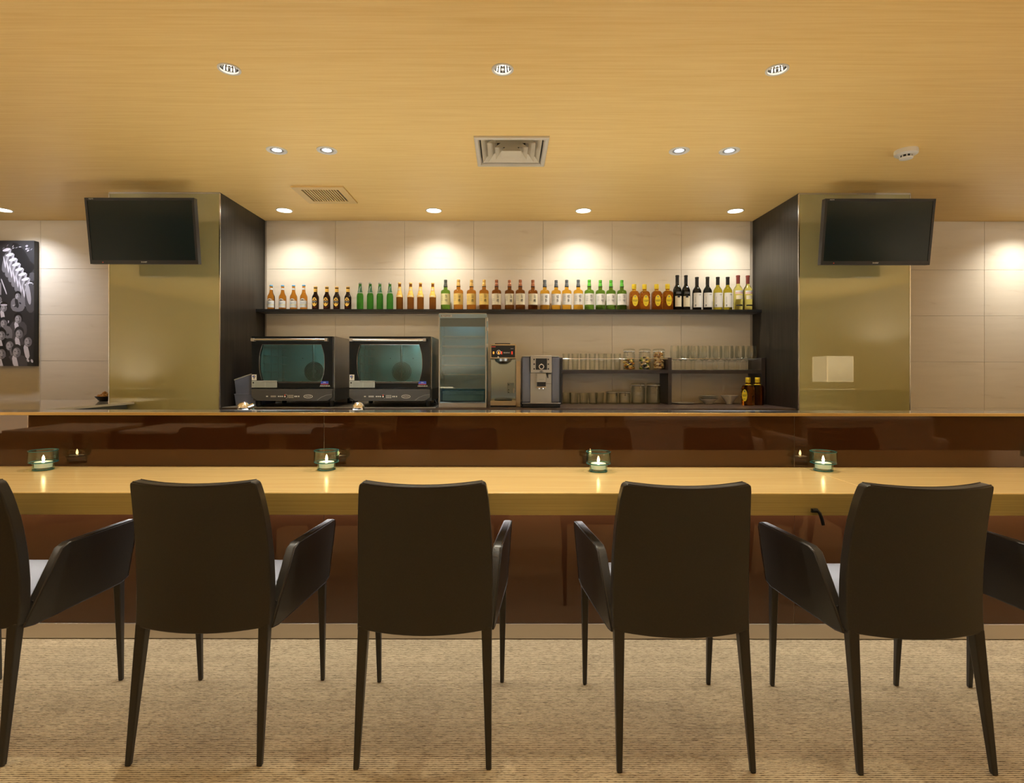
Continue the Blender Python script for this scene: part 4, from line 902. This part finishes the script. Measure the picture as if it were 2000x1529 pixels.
# ------------------------------------------------------------------ bean-to-cup coffee machine
d = 4.10; x0, x1 = mx(1020,d), mx(1093,d); zt = mz(695,d); zb = CZ+.0005; D2 = d+.36
t = thing('coffee_machine', 'blue grey and silver bean-to-cup coffee machine', 'coffee machine', ((x0+x1)/2, d, zb))
W = x1-x0; cxm = (x0+x1)/2; sA, sB = mx(1036,d), mx(1077,d)
part('drip_base', MB().box(x0+.002,x1+.004,d-.012,D2,zb,zb+.030), M['black'], t, bevel=.004); part('base_trim', MB().box(x0,x1+.006,d-.014,d+.02,zb+.030,zb+.036), M['steel'], t, smooth=False)
part('left_side', MB().box(x0,sA,d+.002,D2,zb+.036,zt-.006), M['bluegrey'], t, bevel=.012, seg=3); part('right_side', MB().box(sB,x1,d+.002,D2,zb+.036,zt-.006), M['bluegrey'], t, bevel=.012, seg=3)
part('side_cover', MB().box(x1-.002,x1+.018,d+.03,D2,zb+.02,zt-.015), M['black'], t, bevel=.004)
part('top_lid', MB().box(x0+.002,x1-.002,d,D2,zt-.006,zt), M['silver'], t, bevel=.003)
part('front_core', MB().box(sA,sB,d+.006,D2,zb+.036,zt-.004), M['silver'], t, smooth=False)
part('bin_line', MB().box(sB-.043,sB-.002,d+.0045,d+.006,mz(749.5,d),mz(749,d)), M['print'], t, smooth=False)
hd = part('control_head', MB().box(sA,sB+.002,d-.018,d+.03,mz(728,d),zt+.003), M['silver'], t, bevel=.005, seg=3)
part('display', MB().box(mx(1046,d),mx(1068,d),d-.0195,d-.017,mz(722,d),mz(700,d)), M['black_gloss'], hd, smooth=False)
dl = part('dial', MB().ring(.020,.014,0,.008,(mx(1057,d),d-.019,mz(716,d)),32,'y'), M['chrome'], hd); part('dial_cap', MB().lathe([(.014,0),(.014,.005),(0,.005)], (mx(1057,d),d-.019,mz(716,d)), 24, 'y'), M['black'], dl)
part('light', MB().lathe([(.004,0),(.004,.002),(0,.002)], (mx(1057,d),d-.0195,mz(711,d)), 12, 'y'), M['print_white'], hd)
for px_ in (1043, 1070.5):
    for py in (702, 711, 720.3): part('button', MB().lathe([(.0062,0),(.0062,.002),(.005,.003),(0,.003)], (mx(px_,d),d-.018,mz(py,d)), 18, 'y'), M['black'], hd)
bd = part('badge', MB().lathe([(.015,0),(.015,.0016),(0,.0016)], (mx(1057,d),d-.018,mz(725.5,d)), 24, 'y', sy=.42), M['print'], hd); text('lettering', "De'Longhi", .0062, (mx(1057,d), d-.0202, mz(725.5,d)), M['print_white'], bd)
sp = part('spout_block', MB().box(mx(1048,d),mx(1066,d),d-.030,d+.01,mz(746,d),mz(729.5,d)), M['silver'], t, bevel=.003); text('lettering', 'PERFECTA', .0088, (mx(1057,d), d-.0308, mz(741,d)), M['print_grey'], sp)
part('spout_recess', MB().box(mx(1048.5,d),mx(1065.5,d),d-.022,d+.008,mz(754,d),mz(746,d)), M['black'], sp, smooth=False)
part('spout_bar', MB().box(mx(1047,d),mx(1066.5,d),d-.030,d+.004,mz(757.5,d),mz(755,d)), M['chrome'], sp, bevel=.002)
for px_ in (1053, 1060.5): part('nozzle', MB().lathe([(.006,mz(759.5,d)),(.0065,mz(757,d))], (mx(px_,d),d-.018,0), 14), M['chrome'], sp)
part('steam_wand', MB().tube([(mx(1069,d),d-.004,mz(729,d)),(mx(1069,d),d-.012,mz(733,d)),(mx(1070,d),d-.014,mz(738,d))], .0085, 12, r1=.003), M['black'], t); part('wand_bracket', MB().box(mx(1066,d),mx(1076,d),d-.010,d+.006,mz(730.5,d),mz(728.5,d)), M['black'], t, smooth=False)

# cables, socket
def cable(pts, lab): solo('power_cable', MB().tube(pts, .0045, 8), M['black'], lab, 'cable', tuple(pts[0]))
zz = CZ+.006
cable([(-.545,4.30,zz+.03),(-.53,4.22,zz+.012),(-.545,4.15,zz+.05),(-.525,4.12,zz+.022),(-.535,4.10,zz+.002),(-.54,4.08,zz+.004)], 'tangled black cable between the right oven and glass cabinet')
t = thing('wall_socket', 'small white power socket on the wall between the ovens', 'socket', (mx(661.5,4.74), 4.74, mz(764.5,4.74)))
sxx, szz = mx(661.5, 4.74), mz(764, 4.74)
sxx = mx(663, 4.66) + .02
part('plate', MB().box(sxx-.03,sxx+.03,YB-.010,YB-.0005,szz-.055,szz+.055), M['white'], t, bevel=.003)
for q_ in (-.010, .010): part('slot', MB().box(sxx+q_-.002,sxx+q_+.002,YB-.0112,YB-.0095,szz-.01,szz+.012), M['print'], t, smooth=False)

# ------------------------------------------------------------------ glass rack on the counter
YR = 4.50
t = thing('glass_rack', 'dark wood two-tier rack for glasses on the back counter', 'shelf', (1.3, YR, CZ))
XA0, XA1, XM0, XM1, XB0, XB1 = mx(1092,YR), mx(1099,YR), mx(1305,YR), mx(1312,YR), mx(1487,YR), mx(1495,YR)
ztop = mz(698,YR); zs0, zs1 = mz(729,YR), mz(722,YR)
for a, b in ((XA0,XA1),(XM0,XM1),(XB0,min(XB1, mx(1560,YC)-.002))): part('upright', MB().box(a,b,YR,YB-.0005,CZ+.0005,ztop), M['shelf_wood'], t, bevel=.001)
for a, b in ((XA1,XM0),(XM1,XB0)):
    part('shelf_board', MB().box(a,b,YR+.002,YB-.001,zs0,zs1), M['shelf_wood'], t, bevel=.001)
    part('guard_rail', MB().tube([(a-.001,YR+.010,mz(700.5,YR)),(b+.001,YR+.010,mz(700.5,YR))], .0035, 10), M['chrome'], t)
# drinking glasses
def tumbler(h, r):
    t = thing('tumbler', '', 'glass', (0,0,0), '')
    part('bowl', MB().lathe([(0,.001),(r*.82,0),(r*.86,.002),(r,h),(r-.0016,h),(r*.84-.0016,.010),(0,.009)], n=28), M['glass_dim'], t)
    part('foot', MB().lathe([(0,.0015),(r*.80,.0012),(r*.81,.008),(0,.0085)], n=24), M['glass_dim'], t); return t
def place(proto, xs, ys, z, labs, group):
    for i, x in enumerate(xs):
        o = proto if i == 0 else copy_tree(proto); o.location = (mx(x, ys[i] if isinstance(ys, list) else ys), ys[i] if isinstance(ys, list) else ys, z); o['label'] = labs[i]; o['group'] = group
YT = 4.58
tall = tumbler(.137, .030)
green_t = thin_glass('green_tumbler_glass', (.72,.92,.66), (.35,.62,.28), .05)
place(tall, [1105.5,1123.3,1139.4,1156.7,1174.5,1188.9,1205.5], YT, zs1+.0005, [ORD[i] + ' tall tumbler from the left on the rack, upper tier' for i in range(7)], 'tall tumblers on the upper tier')
low = tumbler(.092, .040)
place(low, [1107,1121,1140,1158.5,1171], [4.66,4.58,4.58,4.58,4.66], CZ+.0005, [ORD[i] + ' low tumbler from the left under the rack, left bay' for i in range(5)], 'low tumblers on the lower tier')
def wineglass():
    t = thing('wine_glass', '', 'wine glass', (0,0,0), '')
    h = .205; R = .0395
    part('bowl', MB().lathe([(0,.078),(.012,.079),(.030,.092),(.0375,.112),(R,.132),(.0385,.160),(.034,h),(.0333,h),(.0377,.160),(.0387,.132),(.0367,.113),(.029,.0935),(.011,.081),(0,.080)], n=28), M['glass'], t)
    part('stem', MB().lathe([(.0055,.006),(.0035,.015),(.0032,.060),(.0050,.076),(.010,.080)], n=12), M['glass_dim'], t)
    part('foot', MB().lathe([(0,.001),(.033,0),(.034,.001),(.030,.0028),(.008,.006),(0,.007)], n=28), M['glass'], t); return t
wg = wineglass()
place(wg, [1318,1338,1357,1379,1401,1423,1445,1468], 4.565, zs1+.0005, [ORD[i] + ' wine glass from the left, front row of the rack' for i in range(8)], 'wine glasses in the front row')
wg2 = copy_tree(wg)
place(wg2, [1330,1350,1372,1393,1415,1435.5,1458], 4.665, zs1+.0005, [ORD[i] + ' wine glass from the left, rear row of the rack' for i in range(7)], 'wine glasses in the rear row')
# clip-top jars
def jar(nm, h, r, fill, lab, group, x, y, z, clip=0.0):
    t = thing(nm, lab, 'jar', (mx(x,y), y, z), group); X = mx(x, y); c = (X, y, z)
    part('glass_body', MB().lathe([(0,.001),(r*.92,0),(r,.006),(r,h*.74),(r*.93,h*.80),(r*.88,h*.84),(r*.90,h*.87),(r*.90-.003,h*.87),(r*.88-.003,h*.84),(r-.003,h*.73),(r-.003,.009),(0,.008)], c, 32), M['glass_dim'] if not fill else M['glass'], t)
    l_ = part('lid', MB().lathe([(r*.90,h*.885),(r*1.0,h*.90),(r*1.0,h*.945),(r*.85,h*.985),(r*.5,h),(0,h)], c, 32), M['glass_dim'], t)
    part('rubber_seal', MB().ring(r*.95, r*.78, h*.868, h*.888, c), M['white'], l_)
    mb = MB().tube([(X+r*1.02*math.cos(a), y+r*1.02*math.sin(a), z+h*.845) for a in [2*PI*k/24 for k in range(25)]], .0016, 6); a = -PI/2+clip
    ex, ey = X+r*1.03*math.cos(a), y+r*1.03*math.sin(a)
    mb.tube([(ex,ey,z+h*.93),(ex,ey-.006,z+h*.86),(ex,ey-.003,z+h*.74),(ex+.006,ey-.004,z+h*.67),(ex-.006,ey-.004,z+h*.67),(ex,ey-.003,z+h*.74)], .0022, 6)
    part('wire_clip', mb, M['steel'], l_)
    if fill:
        rr = random.Random(fill[0]); mb = MB(); mats = fill[1]; top = fill[2]; step = fill[3]
        zc = .014
        while zc < h*top:
            for q_ in range(fill[4]):
                a = rr.uniform(0, 2*PI); rad = (r-.013)*math.sqrt(rr.uniform(.15, 1)); s = step*rr.uniform(.7, 1.25)
                mb.lathe([(0,-s*.5),(s*.55,-s*.3),(s*.7,s*.05),(s*.45,s*.4),(0,s*.5)], (X+rad*math.cos(a), y+rad*math.sin(a), z+zc+rr.uniform(-.004,.004)), 7, sx=rr.uniform(.7,1.25), mi=rr.randrange(len(mats)))
            zc += step*.62
        part('contents', mb, mats, t, kind='stuff', ang=80)
    return t
F_or = pm('food_orange', (.62,.24,.03)); F_gr = pm('food_green', (.08,.13,.02)); F_dk = pm('food_dark', (.02,.022,.012)); F_ye = pm('food_yellow', (.70,.48,.10)); F_lm = pm('food_lime', (.35,.42,.05)); F_nut = pm('food_nut', (.58,.32,.10)); F_nut2 = pm('food_nut_dark', (.34,.15,.04)); F_nut3 = pm('food_nut_pale', (.74,.52,.24))
YJ = 4.605
jar('preserve_jar', .180, .050, (1, [F_or, F_gr, F_dk, F_or, F_ye], .52, .020, 11), 'clip-top jar of orange and dark green preserves on the rack', 'filled jars on the upper tier', 1228.5, YJ, zs1+.0005, -.5)
jar('pickle_jar', .180, .050, (2, [F_ye, F_dk, F_lm, F_nut3, F_dk], .60, .020, 11), 'clip-top jar of yellow and black pickles, middle filled jar', 'filled jars on the upper tier', 1259.2, YJ, zs1+.0005, -.6)
jar('nut_jar', .180, .050, (3, [F_nut, F_nut2, F_nut3], .80, .016, 15), 'clip-top jar filled to the top with brown nuts', 'filled jars on the upper tier', 1286.6, YJ, zs1+.0005, -.3)
jar('storage_jar', .106, .050, None, 'left small empty clip-top jar under the rack', 'empty jars on the lower tier', 1195.5, YJ, CZ+.0005, .5)
jar('storage_jar', .106, .050, None, 'right small empty clip-top jar under the rack', 'empty jars on the lower tier', 1219.6, YJ, CZ+.0005, -.1)
jar('storage_jar', .178, .058, None, 'left tall empty clip-top jar under the rack', 'empty jars on the lower tier', 1246, YJ, CZ+.0005, .1)
jar('storage_jar', .178, .058, None, 'right tall empty clip-top jar beside the rack divider', 'empty jars on the lower tier', 1276, YJ, CZ+.0005, .25)
# crockery in the right bay
YK = 4.58; xk = mx(1383.5, YK)
zc = CZ+.0005
solo('footed_bowl', MB().lathe([(.030,0),(.034,.002),(.036,.006),(.058,.028),(.074,.040),(.076,.044),(.072,.043),(.054,.031),(.02,.012),(0,.010)], (xk,YK,zc), 36), M['porcelain'], 'white bowl at the bottom of the plate stack', 'bowl', (xk,YK,zc), 'white crockery under the rack')
for i, lab in enumerate(('lowest plate of the three on the white bowl', 'middle plate of the three on the white bowl', 'topmost plate of the three on the white bowl')):
    z = zc+.0445+.0085*i; solo('small_plate', MB().lathe([(.035,0),(.040,.001),(.060,.0035),(.080-.002*i,.0075),(.0805-.002*i,.0085),(.076,.0075),(.05,.0045),(0,.0035)], (xk,YK,z), 36), M['porcelain'], lab, 'plate', (xk,YK,z), 'white crockery under the rack')
xk2 = mx(1424.5, YK)
solo('deep_bowl', MB().lathe([(.024,0),(.026,.004),(.028,.010),(.050,.042),(.068,.066),(.072,.072),(.068,.070),(.046,.043),(.02,.014),(0,.012)], (xk2,YK,zc), 36), M['porcelain'], 'deep white flared bowl beside the plate stack', 'bowl', (xk2,YK,zc), 'white crockery under the rack')
xk3 = mx(1336, YK)
solo('flat_dish', MB().lathe([(.07,0),(.08,.002),(.105,.008),(.106,.010),(.10,.009),(.06,.004),(0,.004)], (xk3,YK+.02,zc), 40), M['porcelain'], 'flat pale dish beside the rack divider', 'dish', (xk3,YK+.02,zc), 'white crockery under the rack')
# two square whisky bottles on the counter
for i, (px_, rz) in enumerate(((1461, -1.05), (1479.5, -1.45))):
    o = copy_tree(sqb); o.location = (mx(px_, 4.40+.05*i), 4.40+.05*i, CZ+.0005); o.rotation_euler = (0,0,rz); o.scale = (1.0, 1.0, 1.0)
    o['label'] = ('square amber whisky bottle on the counter, its yellow oval turned left', 'square amber whisky bottle on the counter, nearest the right column')[i]; o['group'] = 'square whiskies on the back counter'
# snack bowl on the side counter
xs_, ys_, zs_ = -3.052, 4.13, .9505
t = thing('snack_bowl', 'small dark bowl of golden snacks on the left side counter', 'bowl', (xs_,ys_,zs_))
part('bowl', MB().lathe([(.045,0),(.050,.002),(.074,.032),(.076,.035),(.072,.034),(.047,.006),(0,.005)], (xs_,ys_,zs_), 36), M['black'], t)
mb = MB(); rr = random.Random(5)
for q_ in range(46):
    a = rr.uniform(0,2*PI); r_ = .058*math.sqrt(rr.random()); hz = zs_+.034+.034*(1-(r_/.058)**2)*rr.uniform(.5,1); b_ = rr.uniform(0,2*PI); L = .016
    px_, py_ = xs_+r_*math.cos(a), ys_+r_*math.sin(a)
    mb.tube([(px_-L*math.cos(b_),py_-L*math.sin(b_),hz-.005),(px_,py_,hz+.006),(px_+L*math.cos(b_),py_+L*math.sin(b_),hz-.006)], .0042, 6)
part('snacks', mb, pm('snack', (.62,.33,.09)), t, kind='stuff')

# ------------------------------------------------------------------ lounge behind the viewpoint (seen only in reflections)
LC = [(-3.49, -.80, PI), (-2.60, -.76, PI), (-1.75, -.80, PI), (-.90, -.78, PI)]
for i, (x, y, rz) in enumerate(LC):
    c = copy_tree(chair0); c.location = (x, y, 0); c.rotation_euler = (0,0,0); c['group'] = 'lounge armchairs behind the viewpoint'
    c['label'] = 'dark leather lounge armchair behind the viewpoint, %s from the left in reflection' % ORD[i]
def lt(x, y, lab):
    t = thing('pedestal_table', lab, 'table', (x,y,0), 'lounge tables')
    part('table_top', MB().box(x-.34,x+.34,y-.30,y+.30,.70,.725), M['white'], t, bevel=.006); part('column', MB().lathe([(.035,.02),(.035,.70)], (x,y,0), 16), M['black'], t); part('base', MB().lathe([(.22,0),(.22,.012),(.04,.025),(0,.025)], (x,y,0), 28), M['black'], t)
    return t
for i, x in enumerate((-3.49, -2.60, -1.75)): lt(x, .36, 'pale square pedestal table behind the viewpoint, %s from the left in reflection' % ORD[i])
cr = mat('cream_upholstery', (.62,.56,.48), .8)
def sofa(x0, x1, y0, lab):
    t = thing('sofa', lab, 'sofa', ((x0+x1)/2, y0, 0), 'lounge sofas')
    part('seat', MB().box(x0,x1,y0-.62,y0-.12,.12,.43), cr, t, bevel=.03, seg=3); part('back', MB().box(x0,x1,y0-.14,y0+.02,.12,.80), cr, t, bevel=.03, seg=3)
    for x in (x0-.12, x1): part('arm', MB().box(x,x+.12,y0-.62,y0+.02,.12,.62), cr, t, bevel=.03, seg=3)
    for x in (x0,x1-.04):
        for y in (y0-.60,y0-.04): part('leg', MB().box(x,x+.04,y,y+.04,0,.12), M['black'], t, smooth=False)
sofa(1.0, 2.05, .22, 'cream lounge sofa behind the viewpoint, left one in reflection'); sofa(2.55, 3.6, .22, 'cream lounge sofa behind the viewpoint, right one in reflection')
# open-topped shade lamps of the lounge: glowing shade, uplight added to brighten the ceiling
shade = mat('lamp_shade', (.8,.72,.58), .8, emit=(1,.82,.55), es=2.2)
def ceiling_fill_lamp(x, y, lab, up=0.0):
    t = thing('ceiling_fill_lamp', lab, 'lamp', (x,y,0), 'lounge shade lamps')
    part('base', MB().lathe([(.14,0),(.14,.015),(.02,.025),(0,.025)], (x,y,0), 24), M['black'], t); part('pole', MB().lathe([(.012,.02),(.012,.62+up)], (x,y,0), 10), M['black'], t)
    q_ = .20; mb = MB()
    for a, b in (((-q_,-q_),(q_,-q_)),((q_,-q_),(q_,q_)),((q_,q_),(-q_,q_)),((-q_,q_),(-q_,-q_))):
        mb.box(min(x+a[0],x+b[0])-.003, max(x+a[0],x+b[0])+.003, min(y+a[1],y+b[1])-.003, max(y+a[1],y+b[1])+.003, .55+up, .82+up*1.28)
    part('shade', mb, shade, t, smooth=False)
    part('spider', MB().box(x-q_,x+q_,y-.006,y+.006,.606+up,.614+up).box(x-.006,x+.006,y-q_,y+q_,.606+up,.614+up), M['black'], t, smooth=False)
    ld = bpy.data.lights.new('lamp_light', 'SPOT'); ld.energy = E_UP; ld.spot_size = math.radians(160); ld.spot_blend = .3; ld.color = (1,.95,.82); ld.shadow_soft_size = .06
    lo = bpy.data.objects.new('lamp_light', ld); COL.objects.link(lo); lo.parent = t; lo.location = (0,0,.83+up*1.28); lo.rotation_euler = (PI,0,0)
for i, (x, y) in enumerate(((-5.0, .55), (5.0, .75), (-5.3, -.8), (5.2, -.6), (-1.4, -3.9), (1.6, -3.9))):  # all but the tall right one are added for the ceiling light
    ceiling_fill_lamp(x, y, 'square shaded lounge lamp behind the viewpoint, ' + ('added left front uplight', 'added right front uplight', 'added left middle uplight', 'right tall one', 'added left rear uplight', 'added right rear uplight')[i], .47 if i == 3 else 0)
